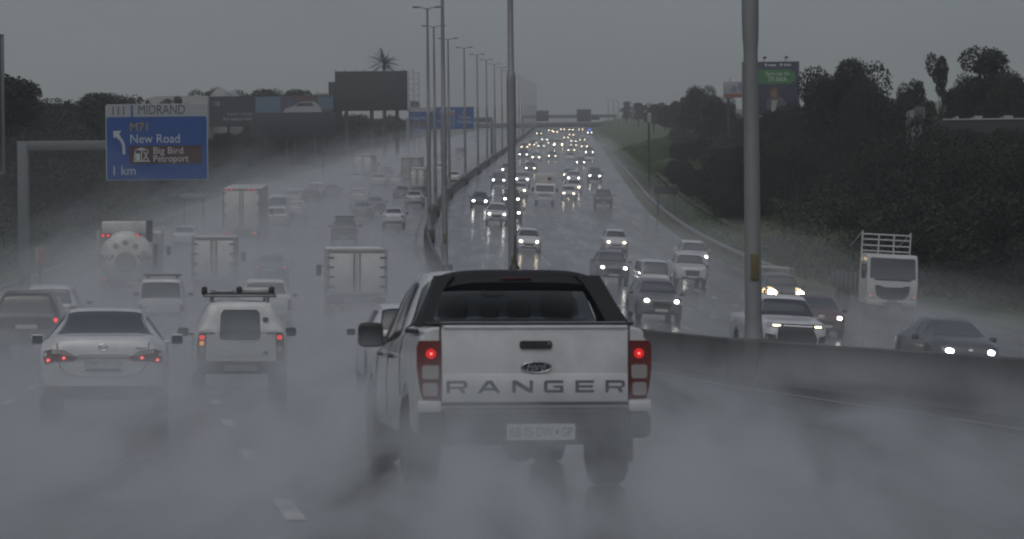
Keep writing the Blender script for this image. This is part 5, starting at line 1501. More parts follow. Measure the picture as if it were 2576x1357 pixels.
# ------------------------------------------------------------------ signs
SGREY = mat('sign_face_grey', (.30, .315, .325), rough=.45); SBLUE = mat('sign_face_blue', (.018, .068, .245), rough=.4); SWHITE = mat('sign_legend_white', (.42, .45, .47), rough=.45)
SBLACK = mat('sign_legend_black', (.04, .042, .05), rough=.5); SYEL = mat('sign_legend_yellow', (.34, .22, .03), rough=.5); SBROWN = mat('sign_face_brown', (.070, .036, .036), rough=.5)
SBACK = mat('sign_back', (.035, .037, .04), rough=.55, var=.15); SPOST = mat('sign_post_steel', (.14, .155, .16), rough=.5, metal=.3, var=.15)
def town_sign():
    D = 118; s = FPX/D
    P = lambda x, y: ((x-395)/s, (452-y)/s)
    X = (395-CX)/s; zb = z_at(452, X, D)
    lean = BANK
    t = thing('motorway_sign', 'blue motorway sign headed 111 MIDRAND hung from a cantilever arm', 'road sign', (X+BANK*(zb-EYE), D, zb))
    def plate(x0, x1, y0, y1, y, m, name, par=t, r=.02, th=.03):
        a, b_ = P(x0, y1), P(x1, y0)
        return MB().prism(rrect(a[0], b_[0], a[1], b_[1], r), y, y+th).build(name, m, par)
    def txt(par, m, items, y, name='lettering'):
        mb = MB()
        for tx, x0, x1, y0, y1 in items:
            a, b_ = P(x0, y1), P(x1, y0); text_mb(mb, tx, a[0], b_[0], a[1], b_[1], y)
        return mb.build(name, m, par)
    plate(267, 523.5, 262, 453.5, .02, SWHITE, 'border', r=.11, th=.06)
    h = plate(269, 521.5, 263.5, 294, .0, SGREY, 'header_panel', r=.05)
    f = plate(269, 521.5, 294, 452, .0, SBLUE, 'blue_panel', r=.09)
    txt(h, SBLACK, [('111', 285, 314, 267, 289), ('MIDRAND', 350, 467, 265, 288)], -.004)
    plate(331, 336, 264, 294, -.004, SBLUE, 'divider', h, .005, .004)
    txt(f, SYEL, [('M71', 329, 373, 309, 330)], -.004)
    txt(f, SWHITE, [('New Road', 329, 453, 338, 360), ('1 km', 286, 341, 417, 440)], -.004)
    br = plate(326, 509, 367, 413, -.004, SBROWN, 'brown_panel', f, .01, .004)
    txt(br, SWHITE, [('Big Bird', 387, 461, 371, 393), ('Petroport', 387, 475, 391, 413)], -.006)
    q = lambda L: [P(x, y) for x, y in L]
    mb = MB()
    for poly in ([(337, 378), (356, 371.5), (377, 378)], [(337, 404), (377, 404), (377, 407), (337, 407)], [(342, 386), (353, 386), (353, 403), (342, 403)], [(355.5, 378), (358, 378), (358, 404), (355.5, 404)],
                 [(361, 381), (364, 381), (375, 403), (372, 403)], [(372, 381), (375, 381), (363, 403), (360, 403)], [(339.5, 381), (342, 381), (340, 403), (337.5, 403)]):
        mb.prism(q(poly), -.012, -.006)
    mb.build('petrol_pump_symbol', SWHITE, br)
    ar = MB()
    pts = [(309.5, 389)] + [(309.5-.0*k, 380-3*k) for k in range(6)]
    cen = [(312.5, 388), (312.5, 374), (311.5, 364), (308, 355), (301, 346)]
    for a, b_ in zip(cen[:-1], cen[1:]):
        dx, dy = b_[0]-a[0], b_[1]-a[1]; l = math.hypot(dx, dy); nx, ny = -dy/l*3.6, dx/l*3.6
        ar.prism(q([(a[0]+nx, a[1]+ny), (a[0]-nx, a[1]-ny), (b_[0]-nx-dx*-.06, b_[1]-ny-dy*-.06), (b_[0]+nx+dx*.06, b_[1]+ny+dy*.06)]), -.010, -.004)
    ar.prism(q([(286, 329), (307, 328.5), (300, 337), (305, 343), (297, 350), (293, 343), (287, 348)]), -.0115, -.0045)
    ar.build('arrow', SWHITE, f)
    # cantilever
    g = thing('sign_gantry', 'grey cantilever post and arm carrying the blue motorway sign', 'sign post')
    xp = (56-CX)/s; zg = float(gz(xp, D)); zt = z_at(355, xp, D)
    g.location = (xp+BANK*((zg+zt)/2-EYE), D+.35, zg)
    MB().rbox((0, 0, (zt-zg)/2), (.46, .46, zt-zg), .03).rbox((0, 0, .1), (.9, .9, .3), .03).build('post', SPOST, g)
    MB().rbox((3.9, 0, zt-zg-.22), (8.3, .42, .44), .03).build('arm', SPOST, g)
    mb = MB()
    for dx in (-1.4, 1.4): mb.box((X-xp+dx, -.13, zt-zg-.4), (.12, .22, 2.6))
    mb.build('bracket', SPOST, g)
town_sign()
def simple_board(label, name, cat, xi, D, x0, x1, y0, y1, m, frame=None, legs=2, legm=SBACK, th=.12, land=True, build_extra=None, leg_w=.16):
    s = FPX/D
    X = (xi-CX)/s; z1 = z_at(y0, X, D); z0 = z_at(y1, X, D); zb = float(gz(np.clip(X, -80, 80), D)) + (float(side_h(X-xm(D), D)) if land else 0)
    t = thing(name, label, cat, (X+BANK*((z0+z1)/2-EYE), D, zb))
    a, b_ = (x0-xi)/s, (x1-xi)/s
    p = MB().rbox(((a+b_)/2, 0, (z0+z1)/2-zb), (b_-a, th, z1-z0), .02).build('board', m, t)
    if frame:
        mb = MB(); f = .10
        mb.rbox(((a+b_)/2, -.02, z1-zb), (b_-a+.1, th+.08, f), .01); mb.rbox(((a+b_)/2, -.02, z0-zb), (b_-a+.1, th+.08, f), .01)
        for x in (a, b_): mb.rbox((x, -.02, (z0+z1)/2-zb), (f, th+.08, z1-z0), .01)
        mb.build('frame', frame, t)
    for k in range(legs):
        x = (a+b_)/2 if legs == 1 else a+(b_-a)*(.15+.7*k/(legs-1))
        MB().tube((x, th/2+leg_w*.6, -.4), (x, th/2+leg_w*.6, z1-zb-.2), leg_w*.5, n=10).build('leg', legm or SPOST, t)
    loc = lambda x, y: ((x-xi)/s, z_at(y, X, D)-zb)
    if build_extra: build_extra(t, p, loc, th)
    return t
simple_board('dark sign board seen at the picture edge above the cantilever post', 'roadside_sign', 'road sign', -20, 112, -60, 8, 90, 437, SBACK, frame=SPOST, legs=1, leg_w=.4)
def chev(t, p, loc, th):
    mb = MB()
    for k in range(3):
        a = loc(92+k*6, 626+k*1); 
        x, z = a; mb.add([(x, -th/2-.006, z), (x+.10, -th/2-.006, z), (x+.22, -th/2-.006, z-.35), (x+.10, -th/2-.006, z-.70), (x, -th/2-.006, z-.70), (x+.12, -th/2-.006, z-.35)], [(0, 1, 2, 3, 4, 5)])
    mb.build('chevron', mat('chevron_red', (.30, .04, .035), rough=.5), p)
simple_board('small red and white chevron board beside the cantilever post', 'chevron_sign', 'road sign', 99, 122, 90, 109, 624, 664, SGREY, legs=1, th=.04, build_extra=chev, leg_w=.1, land=False)
def lights_on_top(n):
    def f(t, p, loc, th):
        pass
    return f
simple_board('small pale direction board low beside the guardrail', 'direction_sign', 'road sign', 487, 200, 453, 521, 487, 500, mat('dull_sign', (.20, .21, .215), rough=.5), legs=2, th=.05, leg_w=.1, land=False)
simple_board('black sign board on two legs seen from behind on the grass bank', 'roadside_sign', 'road sign', 1676, 238, 1646, 1706, 468, 489, SBACK, legs=2, legm=SBACK, th=.06)
BBLK = mat('billboard_black', (.020, .021, .024), rough=.6, var=.15, vscale=.4)
def big_black(t, p, loc, th):
    a, b_ = loc(826, 205), loc(860, 305)
    MB().rbox(((a[0]+b_[0])/2, .5, (a[1]+b_[1])/2), (b_[0]-a[0], .3, a[1]-b_[1]), .03).build('side_panel', BBLK, t)
    mb = MB()
    x0, z1 = loc(1027, 183); x1, z0 = loc(1053, 268)
    for k in range(7):
        z = z0+(z1-z0)*k/6; mb.tube((x0, 1.0, z), (x1, 1.0, z), .03, n=6); mb.tube((x0, 2.4, z), (x1, 2.4, z), .03, n=6)
    for k in range(3):
        x = x0+(x1-x0)*k/2
        for y in (1.0, 2.4): mb.tube((x, y, z0-14), (x, y, z1+.1), .035, n=6)
    for k in range(6): mb.tube((x0 if k % 2 else x1, 1.0, z0+(z1-z0)*k/6), (x1 if k % 2 else x0, 1.0, z0+(z1-z0)*(k+1)/6), .025, n=6)
    mb.build('scaffold', STEEL, t)
    c = MB()
    xa, za = loc(845, 179); xb, _ = loc(1040, 179)
    c.tube((xa, -.9, za-.1), (xb, -.9, za-.1), .03, n=6)
    for k in range(9):
        x = xa+(xb-xa)*k/8; c.tube((x, 0, za-.5), (x, -.9, za-.1), .025, n=6)
        c.rbox((x, -.95, za+.05), (.3, .16, .16), .03)
    c.build('catwalk_lamps', STEEL, t)
simple_board('huge black billboard with scaffold along its edge below the palm', 'billboard', 'billboard', 934, 405, 843, 1025, 180, 279, BBLK, legs=3, th=.5, leg_w=.6, build_extra=big_black)
def ad_board(t, p, loc, th):
    y = -th/2-.01
    def quad(x0, x1, y0, y1, m, name, yy=y):
        a, b_ = loc(x0, y1), loc(x1, y0); return MB().prism([(a[0], a[1]), (b_[0], a[1]), (b_[0], b_[1]), (a[0], b_[1])], yy, yy+.01).build(name, m, p)
    quad(527, 643, 243, 318, mat('ad_navy', (.022, .026, .034), rough=.5), 'navy_panel')
    sky = mat('ad_sky', (.10, .15, .21), rough=.5, var=.25, vscale=.5); quad(643, 706, 244, 284, sky, 'sky_panel')
    quad(706, 720, 242, 284, mat('ad_purple', (.10, .055, .10), rough=.5), 'purple_panel'); quad(720, 838, 242, 284, mat('ad_rust', (.085, .06, .062), rough=.5, var=.4, vscale=.6), 'rust_panel')
    quad(800, 838, 246, 276, sky, 'sky_panel', y-.012); quad(722, 738, 250, 276, mat('ad_blue', (.05, .10, .15), rough=.5), 'blue_panel', y-.012)
    mb = MB()
    for tx, x0, x1, y0, y1 in (('10', 539, 553, 254, 266), ('TIGGO CROSS', 570, 634, 284, 290), ('for every kind', 562, 636, 294, 306)):
        a, b_ = loc(x0, y1), loc(x1, y0); text_mb(mb, tx, a[0], b_[0], a[1], b_[1], y-.016)
    mb.build('lettering', mat('ad_letter', (.36, .38, .38), rough=.5), p)
    L = [(712, 284), (718, 275), (735, 270), (748, 262), (757, 258), (790, 257), (798, 262), (806, 272), (812, 284)]
    c = MB().prism([loc(a, b_) for a, b_ in L][::-1], y-.03, y-.016).build('car_picture', mat('ad_white', (.30, .31, .33), rough=.5), p)
    W = [(742, 269), (752, 261), (785, 260), (790, 269)]
    MB().prism([loc(a, b_) for a, b_ in W][::-1], y-.034, y-.03).build('car_picture_window', mat('ad_window', (.05, .055, .07), rough=.5), c)
simple_board('long advertising billboard lettered 10, TIGGO CROSS and a white car picture', 'billboard', 'billboard', 683, 345, 527, 839, 242, 318, BBLK, legs=4, th=.4, leg_w=.4, build_extra=ad_board)
simple_board('dark billboard back standing low in front of the long advertising billboard', 'billboard', 'billboard', 738, 325, 634, 843, 284, 346, mat('billboard_slate', (.026, .027, .035), rough=.6), legs=3, th=.4, leg_w=.35)
def blue_ad(t, p, loc, th):
    y = -th/2-.01
    a, b_ = loc(1870, 212), loc(2001, 176); g = MB().prism(rrect(a[0], b_[0], a[1], b_[1], .78, 8), y-.02, y).build('green_panel', mat('ad_green', (.035, .16, .045), rough=.5), p)
    mb = MB()
    for tx, x0, x1, y0, y1 in (('Earn up to', 1926, 1984, 181, 193), ('5% back', 1932, 1979, 193, 205)):
        a, b_ = loc(x0, y1), loc(x1, y0); text_mb(mb, tx, a[0], b_[0], a[1], b_[1], y-.024)
    mb.build('lettering', mat('ad_pale', (.50, .54, .53), rough=.5), g)
    mb = MB()
    for x0, x1, y0, y1 in ((1924, 1930, 161, 167), (1933, 1953, 163, 167), (1962, 1968, 161, 167), (1972, 1990, 162, 164), (1972, 1990, 165, 167)):
        a, b_ = loc(x0, y1), loc(x1, y0); mb.prism([(a[0], a[1]), (b_[0], a[1]), (b_[0], b_[1]), (a[0], b_[1])], y-.006, y)
    mb.build('logo', mat('ad_pale', (.50, .54, .53), rough=.5), p)
    # portrait picture printed on the board
    q = lambda L: [loc(a, b_) for a, b_ in L]
    MB().prism(q([(1925, 284), (1928, 255), (1934, 246), (1966, 246), (1978, 262), (1982, 284)])[::-1], y-.010, y).build('portrait_clothes', mat('ad_suit', (.07, .075, .09), rough=.6), p)
    MB().prism(q([(1938, 284), (1941, 250), (1955, 248), (1950, 284)])[::-1], y-.014, y-.01).build('portrait_shirt', mat('ad_shirt', (.28, .28, .28), rough=.6), p)
    c = loc(1947, 234); MB().prism(ell(c[0], c[1], .62, .82, 20), y-.016, y-.010).build('portrait_hair', mat('ad_hair', (.06, .035, .025), rough=.6), p)
    c = loc(1947, 236); MB().prism(ell(c[0], c[1], .38, .52, 20), y-.020, y-.016).build('portrait_face', mat('ad_skin', (.15, .09, .07), rough=.6), p)
    a, b_ = loc(1934, 292), loc(1996, 284); MB().prism([(a[0], a[1]), (b_[0], a[1]), (b_[0], b_[1]), (a[0], b_[1])], y-.02, y).build('white_strip', mat('ad_white', (.30, .31, .33), rough=.5), p)
    mb = MB()
    for x in (1922, 1976):
        a = loc(x, 156); mb.path([(a[0], .0, a[1]-.1), (a[0], -.7, a[1]+.5), (a[0], -1.2, a[1]+.4)], .04, 6).rbox((a[0], -1.25, a[1]+.35), (.4, .25, .2), .05)
    mb.build('billboard_lamp', PLASTIC, t)
simple_board('tall navy billboard with a green Earn up to 5% back panel and a portrait', 'billboard', 'billboard', 1940, 280, 1868, 2010, 157, 292, mat('ad_indigo', (.022, .024, .058), rough=.5), legs=1, th=.4, leg_w=.8, build_extra=blue_ad, frame=mat('billboard_frame', (.16, .17, .18), rough=.5))
def pale_ad(t, p, loc, th):
    y = -th/2-.01
    a, b_ = loc(1821, 246), loc(1900, 237); MB().prism([(a[0], a[1]), (b_[0], a[1]), (b_[0], b_[1]), (a[0], b_[1])], y-.01, y).build('orange_strip', mat('ad_orange', (.22, .085, .04), rough=.5), p)
    for L in ([(1838, 226), (1846, 214), (1854, 222), (1852, 234), (1842, 234)], [(1856, 210), (1866, 212), (1878, 220), (1874, 232), (1860, 230)]):
        MB().prism([loc(a, b_) for a, b_ in L][::-1], y-.01, y).build('picture', mat('ad_lilac', (.17, .175, .24), rough=.5, var=.3, vscale=1), p)
    mb = MB()
    for x in (1836, 1866): 
        a = loc(x, 206); mb.path([(a[0], 0, a[1]-.1), (a[0], -.6, a[1]+.5), (a[0], -1.0, a[1]+.4)], .035, 6)
    mb.build('billboard_lamp', PLASTIC, t)
simple_board('small pale billboard with an orange lower strip behind the thick lamp post', 'billboard', 'billboard', 1860, 320, 1820, 1902, 206, 246, mat('ad_paper', (.26, .265, .28), rough=.5, var=.1), legs=2, th=.3, leg_w=.3, build_extra=pale_ad)

# ------------------------------------------------------------------ gantries
def blue_gantry():
    D = 470; s = FPX/D; X = (1115-CX)/s; zb = float(gz(X, D))
    t = thing('overhead_gantry', 'overhead gantry with a wide blue direction sign of two panels and white lane arrows', 'road sign', (X+BANK*12, D, zb))
    loc = lambda x, y: ((x-1115)/s, z_at(y, X, D)-zb)
    def plate(x0, x1, y0, y1, m, name, yy, par=t, th=.08):
        a, b_ = loc(x0, y1), loc(x1, y0); return MB().prism([(a[0], a[1]), (b_[0], a[1]), (b_[0], b_[1]), (a[0], b_[1])], yy, yy+th).build(name, m, par)
    A = plate(1032.5, 1095, 281, 327, SBLUE, 'panel', -.5); Bp = plate(1096, 1195, 271, 326, SBLUE, 'panel', -.5)
    plate(1031, 1196.5, 279.6, 328, SWHITE, 'border', -.46, t, .05); plate(1095, 1196.5, 269.6, 327.2, SWHITE, 'border', -.455, t, .05)
    plate(1033, 1095, 271, 279, SGREY, 'exit_panel', -.5)
    mb = MB()
    for tx, x0, x1, y0, y1 in (('New Road', 1037, 1086, 293, 301),): a, b_ = loc(x0, y1), loc(x1, y0); text_mb(mb, tx, a[0], b_[0], a[1], b_[1], -.52)
    mb.build('lettering', SWHITE, A)
    plate(1036, 1086, 305, 320, SBROWN, 'brown_panel', -.52, A, .015)
    mb = MB()
    for tx, x0, x1, y0, y1 in (('Pretoria', 1158, 1188, 292, 301), ('Polokwane', 1154, 1191, 303, 312)): a, b_ = loc(x0, y1), loc(x1, y0); text_mb(mb, tx, a[0], b_[0], a[1], b_[1], -.52)
    for x in (1112, 1136.5, 1144.5, 1127):
        a, b_ = loc(x-.8, 322), loc(x+.8, 278); mb.prism([(a[0], a[1]), (b_[0], a[1]), (b_[0], b_[1]), (a[0], b_[1])], -.52, -.51)
        mb.prism([loc(x-3, 283), loc(x+3, 283), loc(x, 275)], -.522, -.51)
    mb.prism([loc(1112, 312), loc(1112, 309), loc(1104, 302), loc(1103, 303.5)], -.524, -.51)
    mb.build('arrow', SWHITE, Bp)
    for x0, x1 in ((1108.5, 1116), (1132.5, 1148)): plate(x0, x1, 285, 291, mat('sign_orange', (.35, .13, .04), rough=.5), 'orange_band', -.535, Bp, .01)
    plate(1166, 1174, 283, 288, SYEL, 'route_shield', -.52, Bp, .015)
    a, b_ = loc(1026, 303), loc(1242, 303)
    MB().rbox(((a[0]+b_[0])/2, 0, a[1]), (b_[0]-a[0], .5, .9), .03).build('beam', SPOST, t)
    for x in (1028, 1240):
        c = loc(x, 303)[0]; MB().rbox((c, 0, a[1]/2-.4), (.55, .55, a[1]+.8), .03).build('leg', SPOST, t)
blue_gantry()
def far_gantry():
    D = 880; s = FPX/D; X = (1440-CX)/s; zb = float(gz(X, D))
    t = thing('overhead_gantry', 'far overhead gantry over the oncoming lanes with two dark sign backs', 'road sign', (X+BANK*10, D, zb))
    loc = lambda x, y: ((x-1440)/s, z_at(y, X, D)-zb)
    a, b_ = loc(1316, 293), loc(1556, 293)
    MB().rbox(((a[0]+b_[0])/2, .3, a[1]), (b_[0]-a[0], .5, 1.1), .05).build('beam', SPOST, t)
    for x in (1318, 1553): MB().rbox((loc(x, 300)[0], .3, a[1]/2-1), (.8, .8, a[1]+2.4), .05).build('leg', SPOST, t)
    for x0, x1, y0, y1 in ((1353, 1384, 278, 305), (1455, 1491, 276, 307)):
        p, q = loc(x0, y1), loc(x1, y0); MB().rbox(((p[0]+q[0])/2, -.2, (p[1]+q[1])/2), (q[0]-p[0], .3, q[1]-p[1]), .05).build('sign_back', SBACK, t)
    p, q = loc(1492, 303), loc(1512, 291); MB().rbox(((p[0]+q[0])/2, -.1, (p[1]+q[1])/2), (q[0]-p[0], .3, q[1]-p[1]), .05).build('sign_back', SBACK, t)
far_gantry()
def bridge():
    D = 1010; X = (1400-CX)/FPX*D; zd = z_at(313, X, D)
    t = thing('bridge', 'faint road bridge crossing the motorway at the crest', 'bridge', (X, D, zd))
    MB().rbox((14, 0, -.2), (150, 8, 1.3), .1).build('deck', CONC, t)
    mb = MB()
    for k in range(60): mb.box((-58+2.5*k, -4, .9), (.1, .1, 1.0))
    mb.box((14, -4, 1.4), (150, .08, .08)); mb.build('railing', STEEL, t)
bridge()
def cctv():
    D = 290; X = (1634-CX)/FPX*D; zb = float(gz(X, D)+side_h(X-xm(D), D)); zt = z_at(280, X, D); h = zt-zb
    t = thing('camera_pole', 'slender dark pole with a white camera box at its top on the grass bank', 'camera pole', (X+BANK*(zt/2), D, zb))
    MB().lathe([(.17, -.3), (.15, .5), (.10, h)], 12).build('pole', SBACK, t)
    MB().rbox((.05, -.05, h-.75), (.42, .35, 1.1), .04).build('camera_box', SGREY, t)
    MB().path([(0, 0, h), (-.35, -.1, h+.05)], .05, 8).rbox((-.40, -.1, h-.08), (.22, .3, .2), .05).build('camera', SGREY, t)
cctv()
for x, D, yt, lab in ((1531, 900, 250, 'thin dark post rising over the far gantry, closest to the median'), (1545, 800, 252, 'thin dark post beside the far gantry leg'), (1556, 760, 254, 'thin dark post closest to the wood end')):
    X = (x-CX)/FPX*D; zb = float(gz(X, D)+side_h(X-xm(D), D)); zt = z_at(yt, X, D)
    t = thing('street_lamp', lab, 'lamp post', (X+BANK*zt*.8, D, zb), group='thin posts near the far gantry')
    MB().lathe([(.16, -.3), (.08, zt-zb)], 10).build('pole', SPOST, t)
    MB().rbox((-.4, 0, zt-zb), (1.0, .2, .14), .04).build('lamp_head', LAMPM, t)

# ------------------------------------------------------------------ buildings
def warehouse():
    D = 395; X = (440-CX)/FPX*D; zb = float(gz(-80, D)+side_h(X-xm(D), D)); z = lambda y: z_at(y, X, D)-zb; s = FPX/D
    t = thing('warehouse', 'pale grey warehouse with a low sloping roof behind the town sign', 'building', (X, D, zb))
    x = lambda a: (a-440)/s
    MB().rbox((x(440), 6, (z(262))/2-1), (x(528)-x(352), 12, z(262)+2), .1).build('wall', mat('wall_pale', (.30, .31, .30), rough=.7, var=.1), t)
    MB().prism([(x(338), z(266)), (x(530), z(266)), (x(530), z(243)), (x(400), z(243)), (x(372), z(250))], -.6, 13).build('roof', mat('roof_pale', (.34, .35, .35), rough=.5, var=.08), t)
warehouse()
def domes():
    D = 400; s = FPX/D
    for xi, yt, r, lab in ((562, 226, 1.9, 'pale domed roof behind the long billboard, nearer the warehouse'), (583, 229, 1.7, 'second pale domed roof behind the long billboard')):
        X = (xi-CX)/s; zb = float(gz(-80, D)+side_h(X-xm(D), D)); zt = z_at(yt, X, D)
        t = thing('domed_building', lab, 'building', (X, D+(xi-560)*.1, zb))
        h = zt-zb
        pr = [(r*1.05, -1), (r*1.05, h-r*.9)] + [(r*1.02*math.cos(R(a)), h-r*.9+r*.9*math.sin(R(a))) for a in range(0, 91, 10)]
        MB().lathe([(max(a, .02), b_) for a, b_ in pr], 28).build('wall', mat('dome_grey', (.22, .23, .23), rough=.6), t, smooth=50)
domes()
def hill_house():
    D = 178; s = FPX/D; X = (2470-CX)/s; zb = float(gz(X, D)+side_h(X-xm(D), D)); z = lambda y: z_at(y, X, D)-zb; x = lambda a: (a-2470)/s
    t = thing('house', 'long dark roofed building with pale skylights among the trees', 'building', (X+.15, D, zb))
    w_ = MB().rbox(((x(2352)+x(2600))/2, 6, z(345)/2-1), (x(2600)-x(2352), 10, z(345)+2), .05).build('wall', mat('wall_dim', (.05, .055, .07), rough=.7), t)
    rf = MB().prism([(x(2345), z(346)), (x(2605), z(346)), (x(2605), z(303)), (x(2365), z(303))], -1, 12).build('roof', mat('roof_slate', (.022, .024, .03), rough=.5), t)
    MB().rbox(((x(2365)+x(2605))/2, -1.02, z(303)), (x(2605)-x(2365), .12, .10), .02).build('ridge', mat('ridge_pale', (.34, .34, .33), rough=.4), rf)
    for a, b_ in ((2400, 2406), (2446, 2466), (2520, 2542)): MB().rbox(((x(a)+x(b_))/2, 0, z(298)), (x(b_)-x(a), 1.6, .22), .04).build('skylight', mat('skylight_pale', (.30, .30, .29), rough=.3), rf)
    for a in (2565,): MB().rbox((x(a), .96, z(352)), (.7, .1, 1.1), .03).build('window', mat('window_pale', (.22, .24, .24), rough=.2), w_)
    D = 176; s = FPX/D; X = (2306-CX)/s; zb = float(gz(X, D)+side_h(X-xm(D), D)); z = lambda y: z_at(y, X, D)-zb
    t = thing('house', 'narrow white gable end showing through the trees beside the long roof', 'building', (X+.15, D, zb))
    MB().prism([(-.5, -1), (.52, -1), (.52, z(270)), (-.5, z(278))], 0, 1.6).build('wall', mat('wall_white', (.20, .21, .21), rough=.7), t)
    MB().rbox((.14, -.02, z(291)), (.62, .06, 1.2), .01).build('window', mat('window_dark', (.05, .055, .06), rough=.2), t)
hill_house()
# ------------------------------------------------------------------ rain haze and tyre spray
def vol_mat(name, density, col=(.94, .95, .96), aniso=.2):
    m = bpy.data.materials.new(name); m.use_nodes = True; nt = m.node_tree
    nt.nodes.remove(nt.nodes['Principled BSDF'])
    v = nt.nodes.new('ShaderNodeVolumePrincipled'); v.inputs['Color'].default_value = (*col, 1)
    v.inputs['Density'].default_value = density; v.inputs['Anisotropy'].default_value = aniso
    nt.links.new(v.outputs[0], nt.nodes['Material Output'].inputs['Volume'])
    return m
def haze():
    o = MB().box((0, 830, 85), (2100, 1860, 260)).build('haze', vol_mat('rain_haze', .00055), smooth=0)
    tag(o, 'thin grey rain haze filling the whole valley', 'haze', None, 'stuff')
    o.visible_shadow = True
haze()
def layer(name, u0, u1, D0, D1, h, dens, seed, label, step=5.0, wob=.35):
    """a low bank of spray lying on the carriageway, closed, with an uneven top"""
    rng = np.random.default_rng(seed); n = max(2, int((D1-D0)/step)); us = np.linspace(u0, u1, 9)
    ph = rng.random(8)*6.28
    rows = []
    for i in range(n+1):
        D = D0+(D1-D0)*i/n; c = float(xm(D)); end = math.sin(math.pi*min(1, max(0, min(i/3, (n-i)/3)))/2)
        top = []
        for j, u in enumerate(us):
            ed = math.sin(math.pi*j/8)**.5 if 0 < j < 8 else 0
            k = 1+wob*(math.sin(D*.21+ph[0]+u*.5)*.5+math.sin(D*.083+ph[1]-u*.31)*.6+math.sin(u*.9+ph[2]+D*.043)*.5)
            top.append((c+u, D, float(gz(c+u, D))+.03+max(.05, h*k*ed*max(.15, end))))
        bot = [(c+u, D, float(gz(c+u, D))+.012+.0007*seed) for u in us[::-1]]
        rows.append(top+bot)
    m = len(rows[0]); vs = [p for r_ in rows for p in r_]; fs = []
    for i in range(n):
        for j in range(m): fs.append((i*m+j, i*m+(j+1) % m, (i+1)*m+(j+1) % m, (i+1)*m+j))
    fs += [tuple(range(m)), tuple(range(n*m, (n+1)*m))]
    o = MB().add(vs, fs).build(name, vol_mat('spray_%d' % seed, dens, (.885, .905, .925), .15), smooth=0)
    tag(o, label, 'spray', None, 'stuff')
layer('spray', -21, -.6, 34, 520, .8, .016, 1, 'dense tyre spray close to the outbound lanes')
layer('spray', -21.5, -.5, 40, 540, 1.7, .015, 2, 'tyre spray at bonnet height over the outbound lanes')
layer('spray', -22, -.4, 46, 560, 3.0, .0095, 3, 'thinner tyre spray at roof height over the outbound lanes')
layer('spray', -23, -.3, 52, 580, 5.0, .004, 4, 'thin drifting spray above the outbound lanes')
layer('spray', .6, 22.5, 40, 620, 1.3, .008, 5, 'tyre spray low over the oncoming lanes')
layer('spray', .5, 24.5, 44, 640, 3.4, .004, 6, 'thin drifting spray over the oncoming lanes')
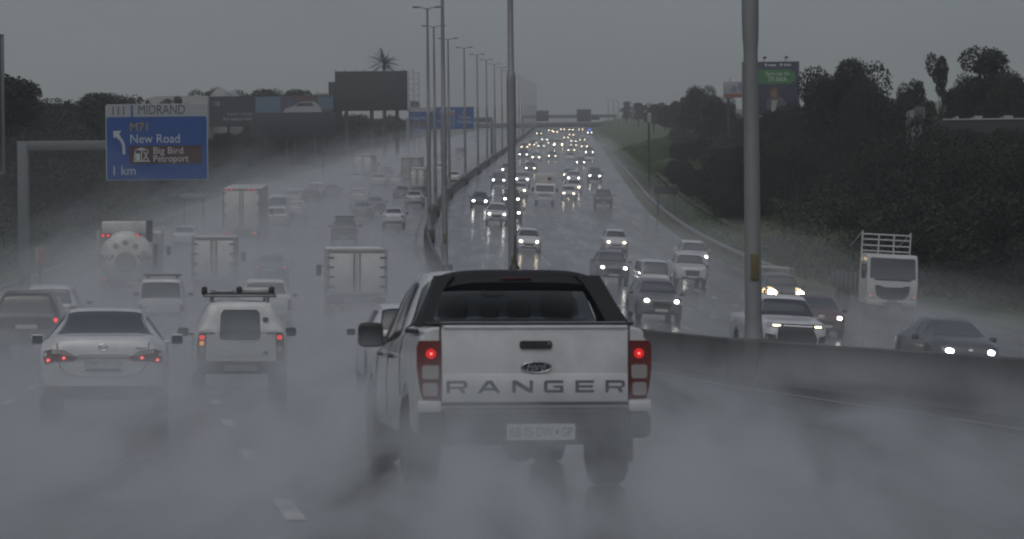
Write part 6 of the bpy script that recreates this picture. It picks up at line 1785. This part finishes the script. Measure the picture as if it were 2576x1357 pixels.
def plume(name, box, dens, seed, label, scale=.8, top=1.0, step=None, M=None):
    """a swirling cloud of spray in a box; density thins upward and to the edges"""
    m = bpy.data.materials.new('plume_%d' % seed); m.use_nodes = True; nt = m.node_tree
    nt.nodes.remove(nt.nodes['Principled BSDF'])
    v = nt.nodes.new('ShaderNodeVolumePrincipled'); v.inputs['Color'].default_value = (.83, .855, .875, 1); v.inputs['Anisotropy'].default_value = .15
    tc = _n(nt, 'ShaderNodeTexCoord'); sp = _n(nt, 'ShaderNodeSeparateXYZ'); nt.links.new(tc.outputs['Generated'], sp.inputs[0])
    mp = _n(nt, 'ShaderNodeMapping'); mp.inputs['Scale'].default_value = (1, .10, 1.25); mp.inputs['Location'].default_value = (seed*3.1, 0, 0); nt.links.new(tc.outputs['Object'], mp.inputs[0])
    nz = _n(nt, 'ShaderNodeTexNoise'); nz.inputs['Scale'].default_value = scale; nz.inputs['Detail'].default_value = 3; nz.inputs['Distortion'].default_value = .6; nt.links.new(mp.outputs[0], nz.inputs['Vector'])
    mr = _n(nt, 'ShaderNodeMapRange'); mr.inputs[1].default_value = .40; mr.inputs[2].default_value = .64; mr.inputs[3].default_value = .03; nt.links.new(nz.outputs[0], mr.inputs[0])
    def math_(op, a, b_=None):
        k = _n(nt, 'ShaderNodeMath'); k.operation = op
        for i, q in enumerate((a, b_)):
            if q is None: continue
            if isinstance(q, (int, float)): k.inputs[i].default_value = q
            else: nt.links.new(q, k.inputs[i])
        return k.outputs[0]
    def edge(o):  # 4t(1-t)
        return math_('MULTIPLY', math_('MULTIPLY', o, math_('SUBTRACT', 1, o)), 4)
    up = math_('POWER', math_('SUBTRACT', 1, sp.outputs[2]), 1.1)
    t_ = sp.outputs[1]
    along = math_('MULTIPLY', math_('MINIMUM', math_('MULTIPLY', math_('SUBTRACT', 1, t_), 7), 1), math_('ADD', math_('MULTIPLY', t_, 1.15), .05))
    d = math_('MULTIPLY', math_('MULTIPLY', edge(sp.outputs[0]), along), up)
    d = math_('MULTIPLY', math_('MULTIPLY', d, mr.outputs[0]), dens)
    nt.links.new(d, v.inputs['Density']); nt.links.new(v.outputs[0], nt.nodes['Material Output'].inputs['Volume'])
    x0, x1, y0, y1, z0, z1 = box
    mb = MB().box(((x0+x1)/2, (y0+y1)/2, (z0+z1)/2), (x1-x0, y1-y0, z1-z0))
    o = mb.build(name, m, smooth=0)
    if step: m.cycles.volume_step_rate = step
    tag(o, label, 'spray', None, 'stuff')
    return o
plume('spray', (-4.2, .3, 9.0, 24.5, -.4, 1.35), 1.5, 1, 'white spray boiling up behind the near side wheels of the white double cab pickup', scale=1.25)
plume('spray', (.45, 4.6, 9.45, 25, -.41, 1.25), 1.15, 4, 'white spray drifting from the kerb side wheels of the white double cab pickup', scale=1.2)
plume('spray', (-.9, 1.6, 10.1, 20.6, -.42, 1.0), 1.35, 5, 'low spray under the bumper of the white double cab pickup', scale=1.5)
plume('spray', (-10.2, -2.9, 19, 35.6, -.4, 1.0), .55, 2, 'white spray thrown up behind the white saloon', scale=1.2)
plume('spray', (-7.8, -2.0, 30, 46, -.4, 1.5), .6, 3, 'spray trailing behind the canopied pickup', scale=1.0)
k = 6
for xi, D, wd, ln, h, dn, lab in ((66, 66, 4.5, 18, 1.6, .16, 'spray trailing behind the dark SUV'), (405, 90, 4.5, 20, 1.6, .30, 'spray trailing behind the narrow off-roader'), (898, 93, 5.5, 26, 2.4, .22, 'spray trailing behind the small pale box truck'),
        (316, 117, 6, 28, 2.4, .20, 'spray trailing behind the white tanker'), (538, 114, 6, 26, 2.8, .22, 'spray trailing behind the dim box truck'), (608, 175, 7, 40, 2.4, .09, 'spray trailing behind the tall white box truck'), (1660, 104, 5, 22, 1.0, .10, 'spray under the dark grey oncoming car'),
        (2243, 119, 7, 20, 2.0, .16, 'spray around the lorry with the roof rack'), (1977, 117, 6, 20, 1.2, .14, 'spray in front of the pickup with the ladder rack')):
    p = pt(xi, D); m = head(D-ln/2)
    o = plume('spray', (-wd/2, wd/2, -ln, 1.0, -.5, h), dn, k, lab, scale=.9, step=1.0)
    o.location = p; o.rotation_euler = (math.atan(slope(D-ln/2)), 0, -math.atan(m)); k += 1
